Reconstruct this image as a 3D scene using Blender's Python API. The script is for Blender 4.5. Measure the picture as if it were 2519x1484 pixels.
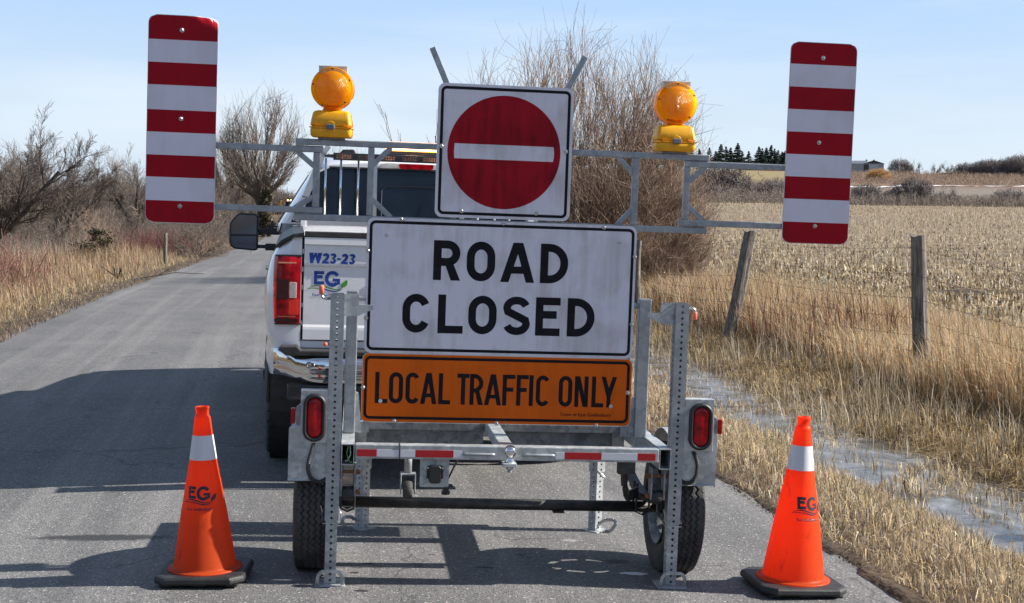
import bpy, bmesh, math, random
import numpy as np
from mathutils import Vector, Matrix, noise as mnoise
PI = math.pi; R = math.radians
for o in list(bpy.data.objects): bpy.data.objects.remove(o)
S = bpy.context.scene; COL = S.collection
random.seed(7); RNG = np.random.default_rng(11)

# ---------------------------------------------------------------- camera, sky, sun, exposure
cam = bpy.data.cameras.new('camera'); co = bpy.data.objects.new('camera', cam); COL.objects.link(co)
cam.sensor_width = 36; cam.lens = 3400/2519*36; cam.clip_end = 8000; cam.clip_start = .1
co.matrix_world = Matrix.Translation((0, 0, 1.56)) @ Matrix.Rotation(PI/2-math.atan(228/3400), 4, 'X') @ Matrix.Rotation(R(.9), 4, 'Z')
S.camera = co
SUN_AZ = R(4.0); SUN_EL = R(33.5)      # azimuth from +X towards +Y
W = bpy.data.worlds.new('World'); S.world = W; W.use_nodes = True
wn, wl = W.node_tree.nodes, W.node_tree.links
sky = wn.new('ShaderNodeTexSky'); sky.sky_type = 'NISHITA'; sky.sun_disc = False
sky.sun_elevation = SUN_EL; sky.sun_rotation = PI/2-SUN_AZ; sky.altitude = 200; sky.air_density = 1.0; sky.dust_density = .6; sky.ozone_density = 1.6
bg = wn['Background']; bg.inputs[1].default_value = .072
# thin high cirrus, a property of the sky itself (by direction)
tc = wn.new('ShaderNodeTexCoord'); mp = wn.new('ShaderNodeMapping'); mp.inputs['Scale'].default_value = (1.2, 1.2, 9); mp.inputs['Rotation'].default_value = (0, R(-9), 0)
nz = wn.new('ShaderNodeTexNoise'); nz.inputs['Scale'].default_value = 1.6; nz.inputs['Detail'].default_value = 6; nz.inputs['Roughness'].default_value = .55
rp = wn.new('ShaderNodeValToRGB'); rp.color_ramp.elements[0].position = .44; rp.color_ramp.elements[1].position = .78
rp.color_ramp.elements[0].color = (0, 0, 0, 1); rp.color_ramp.elements[1].color = (.5, .5, .5, 1)
mx = wn.new('ShaderNodeMix'); mx.data_type = 'RGBA'; mx.inputs['B'].default_value = (6.6, 7.0, 7.4, 1)
wl.new(tc.outputs['Generated'], mp.inputs['Vector']); wl.new(mp.outputs[0], nz.inputs['Vector']); wl.new(nz.outputs['Fac'], rp.inputs[0])

# paler, bluer air low over the land
sz = wn.new('ShaderNodeSeparateXYZ'); wl.new(tc.outputs['Generated'], sz.inputs[0])
hr = wn.new('ShaderNodeValToRGB'); he = hr.color_ramp.elements; he[0].position = 0; he[0].color = (4.9, 5.7, 6.6, 1); he[1].position = .34; he[1].color = (2.3, 3.7, 6.0, 1)
for p_, c_ in ((.07, (4.5, 5.5, 6.6, 1)), (.14, (3.45, 4.85, 6.9, 1)), (.21, (2.8, 4.35, 6.9, 1))): q_ = he.new(p_); q_.color = c_
wl.new(sz.outputs[2], hr.inputs[0]); hf_ = wn.new('ShaderNodeMapRange'); hf_.inputs['From Min'].default_value = .22; hf_.inputs['From Max'].default_value = .55; hf_.inputs['To Min'].default_value = .9; hf_.inputs['To Max'].default_value = 0
wl.new(sz.outputs[2], hf_.inputs[0]); hm_ = wn.new('ShaderNodeMix'); hm_.data_type = 'RGBA'; wl.new(hf_.outputs[0], hm_.inputs['Factor']); wl.new(sky.outputs[0], hm_.inputs['A']); wl.new(hr.outputs[0], hm_.inputs['B'])
wl.new(rp.outputs[0], mx.inputs['Factor']); wl.new(hm_.outputs['Result'], mx.inputs['A']); wl.new(mx.outputs['Result'], bg.inputs[0])
sl = bpy.data.lights.new('sun', 'SUN'); sl.energy = 5.0; sl.angle = R(.55); sl.color = (1, .945, .86)
so = bpy.data.objects.new('sun', sl); COL.objects.link(so)
sd = Vector((math.cos(SUN_AZ)*math.cos(SUN_EL), math.sin(SUN_AZ)*math.cos(SUN_EL), math.sin(SUN_EL)))
so.rotation_euler = sd.to_track_quat('Z', 'Y').to_euler(); so.location = (20, 2, 15)
S.view_settings.view_transform = 'Standard'; S.view_settings.look = 'None'; S.view_settings.exposure = 1.04

# ---------------------------------------------------------------- materials
def new_mat(n):
    m = bpy.data.materials.new(n); m.use_nodes = True
    return m, m.node_tree.nodes, m.node_tree.links, m.node_tree.nodes['Principled BSDF']
def rgb(c): return (c[0], c[1], c[2], 1)
def mat(n, c, rough=.5, metal=0, var=.12, scale=8, bump=0, bscale=60, coat=0, spec=None, emit=None, trans=0, alpha=None, stretch=(1, 1, 1), detail=4, c2=None, lo=.35, hi=.65, coord='Object', rvar=0):
    m, nd, ln, b = new_mat(n)
    t = nd.new('ShaderNodeTexCoord'); mp = nd.new('ShaderNodeMapping'); mp.inputs['Scale'].default_value = stretch
    ln.new(t.outputs[coord], mp.inputs[0])
    z = nd.new('ShaderNodeTexNoise'); z.inputs['Scale'].default_value = scale; z.inputs['Detail'].default_value = detail; z.inputs['Roughness'].default_value = .6
    ln.new(mp.outputs[0], z.inputs['Vector'])
    r = nd.new('ShaderNodeValToRGB'); e = r.color_ramp.elements; e[0].position = lo; e[1].position = hi
    if c2 is None: e[0].color = rgb([v*(1-var) for v in c]); e[1].color = rgb([min(1, v*(1+var)) for v in c])
    else: e[0].color = rgb(c); e[1].color = rgb(c2)
    ln.new(z.outputs['Fac'], r.inputs[0]); ln.new(r.outputs[0], b.inputs['Base Color'])
    b.inputs['Roughness'].default_value = rough; b.inputs['Metallic'].default_value = metal
    if rvar:
        mr = nd.new('ShaderNodeMapRange'); mr.inputs['To Min'].default_value = rough-rvar; mr.inputs['To Max'].default_value = rough+rvar
        ln.new(z.outputs['Fac'], mr.inputs[0]); ln.new(mr.outputs[0], b.inputs['Roughness'])
    if spec is not None: b.inputs['Specular IOR Level'].default_value = spec
    if coat: b.inputs['Coat Weight'].default_value = coat; b.inputs['Coat Roughness'].default_value = .06
    if emit: b.inputs['Emission Color'].default_value = rgb(emit[0]); b.inputs['Emission Strength'].default_value = emit[1]
    if bump:
        zb = nd.new('ShaderNodeTexNoise'); zb.inputs['Scale'].default_value = bscale; zb.inputs['Detail'].default_value = 3
        ln.new(mp.outputs[0], zb.inputs['Vector']); bp = nd.new('ShaderNodeBump'); bp.inputs['Strength'].default_value = bump; bp.inputs['Distance'].default_value = .01
        ln.new(zb.outputs['Fac'], bp.inputs['Height']); ln.new(bp.outputs[0], b.inputs['Normal'])
    if trans:
        tr = nd.new('ShaderNodeBsdfTranslucent'); ms = nd.new('ShaderNodeMixShader'); ms.inputs[0].default_value = trans
        ln.new(r.outputs[0], tr.inputs[0]); ln.new(b.outputs[0], ms.inputs[1]); ln.new(tr.outputs[0], ms.inputs[2]); ln.new(ms.outputs[0], nd['Material Output'].inputs[0])
    return m
def galv_mat(n, a, b2, metal=.55, rough=.42):
    m, nd, ln, b = new_mat(n)
    t = nd.new('ShaderNodeTexCoord')
    v = nd.new('ShaderNodeTexVoronoi'); v.inputs['Scale'].default_value = 42; v.inputs['Randomness'].default_value = 1
    z = nd.new('ShaderNodeTexNoise'); z.inputs['Scale'].default_value = 9; z.inputs['Detail'].default_value = 6
    z2 = nd.new('ShaderNodeTexNoise'); z2.inputs['Scale'].default_value = 45; z2.inputs['Detail'].default_value = 3
    wv = nd.new('ShaderNodeVectorMath'); wv.operation = 'MULTIPLY_ADD'; wv.inputs[1].default_value = (.03, .03, .03)
    ln.new(z2.outputs['Color'], wv.inputs[0]); ln.new(t.outputs['Object'], wv.inputs[2]); ln.new(wv.outputs[0], v.inputs['Vector'])
    ln.new(t.outputs['Object'], z.inputs['Vector']); ln.new(t.outputs['Object'], z2.inputs['Vector'])
    sx = nd.new('ShaderNodeSeparateColor'); ln.new(v.outputs['Color'], sx.inputs[0])
    mm = nd.new('ShaderNodeMath'); mm.operation = 'MULTIPLY_ADD'; mm.inputs[1].default_value = .38; ln.new(sx.outputs[0], mm.inputs[0]); ln.new(z.outputs['Fac'], mm.inputs[2])
    r = nd.new('ShaderNodeValToRGB'); r.color_ramp.elements[0].position = .45; r.color_ramp.elements[1].position = .95
    r.color_ramp.elements[0].color = rgb(a); r.color_ramp.elements[1].color = rgb(b2); ln.new(mm.outputs[0], r.inputs[0]); ln.new(r.outputs[0], b.inputs['Base Color'])
    b.inputs['Metallic'].default_value = metal
    mr = nd.new('ShaderNodeMapRange'); mr.inputs['To Min'].default_value = rough-.08; mr.inputs['To Max'].default_value = rough+.18; ln.new(sx.outputs[1], mr.inputs[0]); ln.new(mr.outputs[0], b.inputs['Roughness'])
    return m
def sheeting(n, c, dirt, streak=.5, amount=.5):
    """retroreflective sign sheeting: fine honeycomb plus water stains that run down"""
    m, nd, ln, b = new_mat(n)
    t = nd.new('ShaderNodeTexCoord')
    v = nd.new('ShaderNodeTexVoronoi'); v.inputs['Scale'].default_value = 260; v.inputs['Randomness'].default_value = .15; ln.new(t.outputs['Object'], v.inputs['Vector'])
    mp = nd.new('ShaderNodeMapping'); mp.inputs['Scale'].default_value = (9, 9, 1.1); ln.new(t.outputs['Object'], mp.inputs[0])
    z = nd.new('ShaderNodeTexNoise'); z.inputs['Scale'].default_value = 2.2; z.inputs['Detail'].default_value = 7; z.inputs['Roughness'].default_value = .62; ln.new(mp.outputs[0], z.inputs['Vector'])
    z2 = nd.new('ShaderNodeTexNoise'); z2.inputs['Scale'].default_value = 6; z2.inputs['Detail'].default_value = 8; z2.inputs['Distortion'].default_value = .6; ln.new(t.outputs['Object'], z2.inputs['Vector'])
    ad = nd.new('ShaderNodeMath'); ad.operation = 'MULTIPLY_ADD'; ad.inputs[1].default_value = streak; ln.new(z.outputs['Fac'], ad.inputs[0])
    sc = nd.new('ShaderNodeMath'); sc.operation = 'MULTIPLY'; sc.inputs[1].default_value = 1-streak; ln.new(z2.outputs['Fac'], sc.inputs[0]); ln.new(sc.outputs[0], ad.inputs[2])
    r = nd.new('ShaderNodeValToRGB'); r.color_ramp.elements[0].position = .46; r.color_ramp.elements[1].position = .62
    r.color_ramp.elements[0].color = (0, 0, 0, 1); r.color_ramp.elements[1].color = (amount,)*3+(1,); ln.new(ad.outputs[0], r.inputs[0])
    mx = nd.new('ShaderNodeMix'); mx.data_type = 'RGBA'; mx.inputs['A'].default_value = rgb(c); mx.inputs['B'].default_value = rgb(dirt); ln.new(r.outputs[0], mx.inputs['Factor'])
    hm = nd.new('ShaderNodeMapRange'); hm.inputs['From Max'].default_value = .0035; hm.inputs['To Min'].default_value = .93; hm.inputs['To Max'].default_value = 1.03; ln.new(v.outputs['Distance'], hm.inputs[0])
    ml = nd.new('ShaderNodeVectorMath'); ml.operation = 'SCALE'; ln.new(mx.outputs['Result'], ml.inputs[0]); ln.new(hm.outputs[0], ml.inputs['Scale'])
    ln.new(ml.outputs[0], b.inputs['Base Color'])
    b.inputs['Roughness'].default_value = .5; b.inputs['Specular IOR Level'].default_value = .16
    return m
M = {}
M['galv'] = galv_mat('galvanised_steel', (.27, .29, .31), (.39, .41, .43))
M['galvp'] = galv_mat('galvanised_plate', (.30, .32, .33), (.52, .54, .55), .4, .4)
M['galvd'] = galv_mat('galvanised_steel_dull', (.16, .175, .19), (.31, .33, .35), .4, .5)
M['alu'] = mat('brushed_aluminium', (.62, .62, .63), .28, .95, .08, 30, stretch=(1, 1, 12))
M['white_sheet'] = sheeting('white_sign_sheeting', (.69, .67, .74), (.46, .425, .43), .5, .7)
M['white_clean'] = sheeting('white_stripe_sheeting', (.67, .65, .74), (.52, .50, .55), .4, .45)
M['red_sheet'] = sheeting('red_sign_sheeting', (.34, .004, .014), (.16, .002, .008), .62, .9)
M['red_clean'] = sheeting('red_stripe_sheeting', (.33, .002, .011), (.25, .003, .011), .5, .7)
M['orange_sheet'] = sheeting('orange_sign_sheeting', (.70, .118, .004), (.54, .092, .005), .55, .6)
M['black_ink'] = mat('black_sign_ink', (.010, .010, .013), .5, var=.3, scale=20, spec=.15)
M['plastic'] = mat('black_plastic', (.018, .018, .02), .45, var=.2, bump=.1, bscale=300)
M['rubber'] = mat('tyre_rubber', (.035, .034, .034), .75, var=.35, scale=14, bump=.25, bscale=180, c2=(.075, .07, .066), lo=.4, hi=.75)
M['rubbert'] = mat('truck_tyre_rubber', (.06, .06, .062), .85, var=.35, scale=14, bump=.25, bscale=180, c2=(.12, .118, .115), lo=.4, hi=.8)
M['axle'] = mat('black_axle_paint', (.02, .02, .021), .5, var=.3, scale=16, bump=.2, bscale=120, c2=(.075, .06, .05), lo=.45, hi=.8)
M['rust'] = mat('rusty_bolt', (.25, .10, .03), .6, .4, .4, 60)
M['chrome'] = mat('chrome', (.72, .72, .73), .07, 1, .03, 6)
M['zinc'] = mat('zinc_bolt', (.5, .5, .5), .3, .9, .15, 90)
M['yellow'] = mat('yellow_case_plastic', (.90, .43, .008), .38, var=.08, scale=18, bump=.12, bscale=300, trans=.12)
M['grey'] = mat('grey_latch', (.12, .13, .15), .5, var=.2)
M['clear'] = mat('clear_plastic', (.72, .72, .68), .2, var=.1, scale=40, trans=.45)
M['redlens'] = mat('red_lamp_lens', (.42, .001, .007), .2, var=.5, scale=22, coat=.35, bump=.12, bscale=500, trans=.25, spec=.3)
M['darklens'] = mat('smoked_red_lens', (.03, .002, .004), .15, var=.3, scale=9, coat=.3, spec=.3)
M['redtape'] = mat('red_reflective_tape', (.42, .006, .012), .35, var=.1, scale=60)
M['whitetape'] = mat('white_reflective_tape', (.62, .62, .66), .35, var=.06, scale=400)
M['grip'] = mat('salmon_vinyl_grip', (.75, .18, .11), .5, var=.1, trans=.1)
M['conduit'] = mat('ribbed_conduit', (.03, .03, .032), .4, var=.3)
M['white_paint'] = mat('white_truck_paint', (.82, .82, .84), .18, var=.015, scale=3, coat=1)
M['dirtytrim'] = mat('black_trim', (.03, .03, .03), .5, var=.25, scale=12, bump=.08, bscale=200)
M['glass'] = mat('dark_window_glass', (.006, .010, .018), .05, var=.5, scale=2.5, spec=.22)
M['mirror'] = mat('mirror_glass', (.13, .17, .24), .05, 1, .06, 20)
M['blue'] = mat('blue_decal', (.012, .055, .30), .35, var=.15, scale=9)
M['green'] = mat('green_decal', (.07, .30, .05), .35, var=.15, scale=9)
M['navy'] = mat('navy_print', (.012, .014, .03), .5, var=.2, scale=30)
M['conebase'] = mat('black_rubber_base', (.014, .014, .015), .6, var=.3, scale=20, bump=.25, bscale=220, c2=(.038, .036, .035), lo=.45, hi=.8)
M['coneorange'] = mat('orange_cone_pvc', (1.0, .135, .035), .42, var=.04, scale=9, bump=.05, bscale=40, trans=.66, spec=.3)
def add_grime(m, col, lo, hi, amt, sc, stretch=(1, 1, .4)):
    nd, ln = m.node_tree.nodes, m.node_tree.links; b = nd['Principled BSDF']; src = b.inputs['Base Color'].links[0].from_socket
    t = nd.new('ShaderNodeTexCoord'); mp = nd.new('ShaderNodeMapping'); mp.inputs['Scale'].default_value = stretch; ln.new(t.outputs['Object'], mp.inputs[0]); z = nd.new('ShaderNodeTexNoise'); z.inputs['Scale'].default_value = sc; z.inputs['Detail'].default_value = 9; z.inputs['Roughness'].default_value = .72; z.inputs['Distortion'].default_value = .5; ln.new(mp.outputs[0], z.inputs['Vector'])
    r = nd.new('ShaderNodeValToRGB'); r.color_ramp.elements[0].position = lo; r.color_ramp.elements[1].position = hi; r.color_ramp.elements[0].color = (0, 0, 0, 1); r.color_ramp.elements[1].color = (amt,)*3+(1,); ln.new(z.outputs['Fac'], r.inputs[0])
    x = nd.new('ShaderNodeMix'); x.data_type = 'RGBA'; x.inputs['B'].default_value = rgb(col); ln.new(src, x.inputs['A']); ln.new(r.outputs[0], x.inputs['Factor'])
    for l in [l for l in src.links if l.to_node != x]: ln.new(x.outputs['Result'], l.to_socket)
add_grime(M['coneorange'], (.30, .05, .02), .57, .70, .5, 16)
add_grime(M['yellow'], (.22, .12, .02), .56, .72, .4, 30)
add_grime(M['white_paint'], (.42, .40, .38), .52, .75, .35, 3)
add_grime(M['chrome'], (.35, .34, .33), .5, .75, .4, 10)
M['band'] = mat('silver_cone_band', (.60, .60, .64), .3, var=.08, scale=420, spec=.5)
M['ledpeach'] = mat('unlit_led', (.60, .24, .13), .25, var=.3, scale=400, coat=.5)
M['amber_on'] = mat('lit_amber_lamp', (.9, .4, .05), .4, emit=((1, .34, .035), 3.6))
M['amber_hot'] = mat('lit_amber_core', (1, .7, .3), .4, emit=((1, .62, .22), 5.0))
M['wire'] = mat('rusty_wire', (.035, .022, .016), .8, .2, .4, 30)
M['wood'] = mat('weathered_cedar', (.065, .056, .047), .9, var=.4, scale=5, stretch=(9, 9, .7), detail=8, c2=(.235, .21, .18), lo=.36, hi=.66, bump=.9, bscale=9)
M['bark'] = mat('grey_bark', (.085, .07, .058), .9, var=.3, scale=5, c2=(.17, .145, .125))
M['barkd'] = mat('dark_bark', (.045, .037, .032), .9, var=.3, scale=5, c2=(.11, .095, .085))
M['twig'] = mat('grey_brown_twigs', (.10, .078, .063), .8, var=.3, scale=1.2, c2=(.215, .17, .14))
M['twigd'] = mat('dark_twigs', (.075, .058, .05), .8, var=.3, scale=1.2, c2=(.15, .12, .10))
M['twigr'] = mat('reddish_twigs', (.125, .082, .058), .8, var=.3, scale=2, c2=(.31, .215, .155))
M['twig_hazed'] = mat('hazed_purple_twigs', (.095, .077, .076), .8, var=.3, scale=1.2, c2=(.18, .15, .145))  # far twigs lightened towards purple: distance haze put into their colour
M['dogwood'] = mat('red_dogwood_stems', (.075, .018, .02), .7, var=.3, scale=2, c2=(.17, .06, .05))
M['dogwoodr'] = mat('bright_dogwood_stems', (.15, .045, .035), .7, var=.3, scale=2, c2=(.28, .18, .13))
M['tanwil'] = mat('golden_willow_twigs', (.45, .26, .09), .8, var=.2, scale=2)
M['needles'] = mat('dark_spruce_needles', (.016, .03, .022), .8, var=.3, scale=.5, c2=(.045, .065, .045))
M['cedar'] = mat('bronze_cedar_foliage', (.035, .03, .014), .8, var=.3, scale=2, c2=(.10, .075, .035))

def lens_mat():
    m, nd, ln, b = new_mat('amber_fresnel_lens')
    t = nd.new('ShaderNodeTexCoord'); sp = nd.new('ShaderNodeSeparateXYZ'); ln.new(t.outputs['Object'], sp.inputs[0])
    def mth(op, a, bb=None, v=None):
        n = nd.new('ShaderNodeMath'); n.operation = op
        if hasattr(a, 'node'): ln.new(a, n.inputs[0])
        else: n.inputs[0].default_value = a
        if bb is not None:
            if hasattr(bb, 'node'): ln.new(bb, n.inputs[1])
            else: n.inputs[1].default_value = bb
        return n.outputs[0]
    d = mth('SQRT', mth('ADD', mth('MULTIPLY', sp.outputs[0], sp.outputs[0]), mth('MULTIPLY', sp.outputs[2], sp.outputs[2])))
    rings = mth('SINE', mth('MULTIPLY', d, 1150.0))
    rad = mth('SINE', mth('MULTIPLY', mth('ARCTAN2', sp.outputs[2], sp.outputs[0]), 90.0))
    bp = nd.new('ShaderNodeBump'); bp.inputs['Strength'].default_value = .6; bp.inputs['Distance'].default_value = .0013
    ln.new(mth('ADD', rings, mth('MULTIPLY', rad, .25)), bp.inputs['Height'])
    ln.new(bp.outputs[0], b.inputs['Normal'])
    z = nd.new('ShaderNodeTexNoise'); z.inputs['Scale'].default_value = 18; z.inputs['Detail'].default_value = 5; ln.new(t.outputs['Object'], z.inputs['Vector'])
    r = nd.new('ShaderNodeValToRGB'); r.color_ramp.elements[0].position = .3; r.color_ramp.elements[1].position = .7
    r.color_ramp.elements[0].color = (.92, .34, .002, 1); r.color_ramp.elements[1].color = (1, .52, .006, 1); ln.new(z.outputs['Fac'], r.inputs[0])
    ln.new(r.outputs[0], b.inputs['Base Color']); b.inputs['Roughness'].default_value = .2
    b.inputs['Coat Weight'].default_value = .5; b.inputs['Coat Roughness'].default_value = .05
    tr = nd.new('ShaderNodeBsdfTranslucent'); ln.new(r.outputs[0], tr.inputs[0]); ln.new(bp.outputs[0], tr.inputs['Normal'])
    ms = nd.new('ShaderNodeMixShader'); ms.inputs[0].default_value = .52
    ln.new(b.outputs[0], ms.inputs[1]); ln.new(tr.outputs[0], ms.inputs[2]); ln.new(ms.outputs[0], nd['Material Output'].inputs[0])
    return m
M['amber'] = lens_mat()

def attr_mat(n, rough=.85, trans=.3, nscale=0, namt=.25, bump=0, bscale=30):
    m, nd, ln, b = new_mat(n)
    a = nd.new('ShaderNodeAttribute'); a.attribute_name = 'Col'; out = a.outputs['Color']
    if nscale:
        t = nd.new('ShaderNodeTexCoord'); z = nd.new('ShaderNodeTexNoise'); z.inputs['Scale'].default_value = nscale; z.inputs['Detail'].default_value = 8; z.inputs['Roughness'].default_value = .7
        ln.new(t.outputs['Object'], z.inputs['Vector']); mr = nd.new('ShaderNodeMapRange'); mr.inputs['From Min'].default_value = .3; mr.inputs['From Max'].default_value = .7
        mr.inputs['To Min'].default_value = 1-namt; mr.inputs['To Max'].default_value = 1+namt; ln.new(z.outputs['Fac'], mr.inputs[0])
        v = nd.new('ShaderNodeVectorMath'); v.operation = 'SCALE'; ln.new(out, v.inputs[0]); ln.new(mr.outputs[0], v.inputs['Scale']); out = v.outputs[0]
        if bump:
            zb = nd.new('ShaderNodeTexNoise'); zb.inputs['Scale'].default_value = bscale; zb.inputs['Detail'].default_value = 8; ln.new(t.outputs['Object'], zb.inputs['Vector'])
            bp = nd.new('ShaderNodeBump'); bp.inputs['Strength'].default_value = bump; bp.inputs['Distance'].default_value = .05; ln.new(zb.outputs['Fac'], bp.inputs['Height']); ln.new(bp.outputs[0], b.inputs['Normal'])
    ln.new(out, b.inputs['Base Color']); b.inputs['Roughness'].default_value = rough; b.inputs['Specular IOR Level'].default_value = .2
    if trans:
        tr = nd.new('ShaderNodeBsdfTranslucent'); ms = nd.new('ShaderNodeMixShader'); ms.inputs[0].default_value = trans
        ln.new(out, tr.inputs[0]); ln.new(b.outputs[0], ms.inputs[1]); ln.new(tr.outputs[0], ms.inputs[2]); ln.new(ms.outputs[0], nd['Material Output'].inputs[0])
    return m
M['grass'] = attr_mat('dry_grass', .75, .3)
M['ground'] = attr_mat('ground_soil', .95, 0, 3.0, .45, .8, 14)
M['snow'] = mat('old_snow', (.78, .80, .84), .7, var=.06, scale=1)

# ---------------------------------------------------------------- mesh helpers
def raw_mesh(name, V, F, m, parent=None, smooth=False, cols=None, bevel=0, seg=2, midx=None, mats=None):
    me = bpy.data.meshes.new(name)
    if isinstance(V, np.ndarray):
        nv = len(V); me.vertices.add(nv); me.vertices.foreach_set('co', V.astype(np.float32).ravel())
        lens = np.concatenate([np.full(len(f), f.shape[1]) for f in F]); idx = np.concatenate([f.ravel() for f in F]).astype(np.int32)
        me.loops.add(len(idx)); me.loops.foreach_set('vertex_index', idx)
        me.polygons.add(len(lens)); st = np.concatenate([[0], np.cumsum(lens)[:-1]]).astype(np.int32)
        me.polygons.foreach_set('loop_start', st); me.update(calc_edges=True)
    else:
        me.from_pydata([tuple(v) for v in V], [], F); me.update()
    if cols is not None:
        ca = me.color_attributes.new('Col', 'FLOAT_COLOR', 'POINT'); c4 = np.ones((len(V), 4), np.float32); c4[:, :3] = cols
        ca.data.foreach_set('color', c4.ravel())
    for mm in (mats or [m]): me.materials.append(mm)
    if midx is not None: me.polygons.foreach_set('material_index', midx)
    if smooth: me.polygons.foreach_set('use_smooth', [True]*len(me.polygons))
    o = bpy.data.objects.new(name, me); COL.objects.link(o)
    if parent: o.parent = parent
    if bevel:
        b = o.modifiers.new('bevel', 'BEVEL'); b.width = bevel; b.segments = seg; b.limit_method = 'ANGLE'; b.angle_limit = R(40)
    return o
class MB:
    def __init__(s): s.v = []; s.f = []
    def add(s, v, f):
        n = len(s.v); s.v += [tuple(p) for p in v]; s.f += [[i+n for i in q] for q in f]; return s
    def box(s, x0, x1, y0, y1, z0, z1):
        v = [(x, y, z) for z in (z0, z1) for y in (y0, y1) for x in (x0, x1)]
        return s.add(v, [(0, 2, 3, 1), (4, 5, 7, 6), (0, 1, 5, 4), (2, 6, 7, 3), (0, 4, 6, 2), (1, 3, 7, 5)])
    def bar(s, a, b, w, h, up=(0, 1, 0)):
        a = Vector(a); b = Vector(b); d = (b-a).normalized(); u = Vector(up); sx = d.cross(u).normalized(); uy = sx.cross(d).normalized()
        v = []
        for p in (a, b):
            for i, j in ((-1, -1), (1, -1), (1, 1), (-1, 1)): v.append(p+sx*(i*w/2)+uy*(j*h/2))
        return s.add(v, [(3, 2, 1, 0), (4, 5, 6, 7), (0, 1, 5, 4), (1, 2, 6, 5), (2, 3, 7, 6), (3, 0, 4, 7)])
    def tube(s, pts, r, n=10, caps=True):
        P = [Vector(p) for p in pts]; rs = r if isinstance(r, (list, tuple)) else [r]*len(P)
        v = []; f = []; ref = None
        for i, p in enumerate(P):
            d = (P[min(i+1, len(P)-1)]-P[max(i-1, 0)]).normalized()
            if ref is None: ref = d.orthogonal().normalized()
            ref = (ref-d*ref.dot(d)).normalized(); bn = d.cross(ref)
            for k in range(n):
                a = 2*PI*k/n; v.append(p+(ref*math.cos(a)+bn*math.sin(a))*rs[i])
        for i in range(len(P)-1):
            for k in range(n): f.append((i*n+k, i*n+(k+1) % n, (i+1)*n+(k+1) % n, (i+1)*n+k))
        if caps: f.append(tuple(range(n))[::-1]); f.append(tuple((len(P)-1)*n+k for k in range(n)))
        return s.add(v, f)
    def lathe(s, prof, c=(0, 0, 0), axis='z', n=32, close=False):
        v = []; f = []; m = len(prof)
        for k in range(n):
            a = 2*PI*k/n
            for (r, h) in prof:
                x, y = r*math.cos(a), r*math.sin(a)
                p = {'z': (x, y, h), 'x': (h, x, y), 'y': (x, -h, y)}[axis]
                v.append((p[0]+c[0], p[1]+c[1], p[2]+c[2]))
        for k in range(n):
            for i in range(m-1 if not close else m):
                j = (i+1) % m; q = (k*m+i, ((k+1) % n)*m+i, ((k+1) % n)*m+j, k*m+j); f.append(q)
        return s.add(v, f)
    def prism(s, poly, y0, y1):
        n = len(poly); v = [(x, y0, z) for x, z in poly]+[(x, y1, z) for x, z in poly]
        return s.add(v, [tuple(range(n)), tuple(range(2*n-1, n-1, -1))]+[((i+1) % n, i, i+n, (i+1) % n+n) for i in range(n)])
    def face(s, poly, y):
        return s.add([(x, y, z) for x, z in poly], [tuple(range(len(poly)))])
    def build(s, name, m, parent=None, bevel=0, smooth=False, seg=2):
        if isinstance(m, str): m = M[m]
        o = raw_mesh(name, s.v, s.f, m, parent, smooth, bevel=bevel, seg=seg)
        return o
def fixn(o):
    bm = bmesh.new(); bm.from_mesh(o.data); bmesh.ops.recalc_face_normals(bm, faces=bm.faces); bm.to_mesh(o.data); bm.free(); return o
def rrect(x0, x1, z0, z1, r, n=6):
    out = []
    for cx, cz, a0 in ((x1-r, z1-r, 0), (x0+r, z1-r, 90), (x0+r, z0+r, 180), (x1-r, z0+r, 270)):
        for i in range(n+1):
            a = R(a0+90*i/n); out.append((cx+r*math.cos(a), cz+r*math.sin(a)))
    return out
def ring(outer, inner):
    """faces between two outlines with the same number of points"""
    n = len(outer); return [(i, (i+1) % n, n+(i+1) % n, n+i) for i in range(n)]
def tag(o, label=None, cat=None, group=None, kind=None):
    if label: o['label'] = label
    if cat: o['category'] = cat
    if group: o['group'] = group
    if kind: o['kind'] = kind
    return o
def empty(name, label, cat, loc=(0, 0, 0), rot=None, group=None):
    o = bpy.data.objects.new(name, None); COL.objects.link(o); o.location = loc; o.empty_display_size = .2
    if rot is not None: o.rotation_euler = rot
    return tag(o, label, cat, group)
def copy_tree(o, parent=None):
    c = o.copy(); COL.objects.link(c); c.parent = parent
    for ch in list(o.children): copy_tree(ch, c)
    return c

# ---------------------------------------------------------------- terrain
TH = R(9.3); tTH = math.tan(TH); cTH = math.cos(TH)
def crown(y): y = np.asarray(y, float); return -1.3-tTH*(y-5.8)+np.interp(y, [0, 18, 36, 50, 65, 100, 160, 250, 400], [0, 0, .42, .56, .68, 1.35, 1.9, 2.4, 3.5])
def zroad(y): return np.interp(y, [0, 25, 37, 50, 66, 82, 100, 130, 155, 180, 253, 400], [0, 0, -.14, -.33, -.56, -.8, -1.0, -1.2, -1.18, -1.05, -.5, 0])
def sst(x, a, b): t = np.clip((x-a)/(b-a), 0, 1); return t*t*(3-2*t)
_ph = RNG.uniform(0, 6.28, (24,)); _dr = RNG.uniform(0, 6.28, (24,))
def wob(x, y, f, k=0, n=5):
    s = 0
    for i in range(n):
        j = (i+k*5) % 24; ff = f*(1.7**i); s = s+np.sin(x*ff*np.cos(_dr[j])+y*ff*np.sin(_dr[j])+_ph[j]+1.3*np.sin(.6*ff*(x*np.sin(_dr[j])-y*np.cos(_dr[j]))))/(1.35**i)
    return s/2.6
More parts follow.
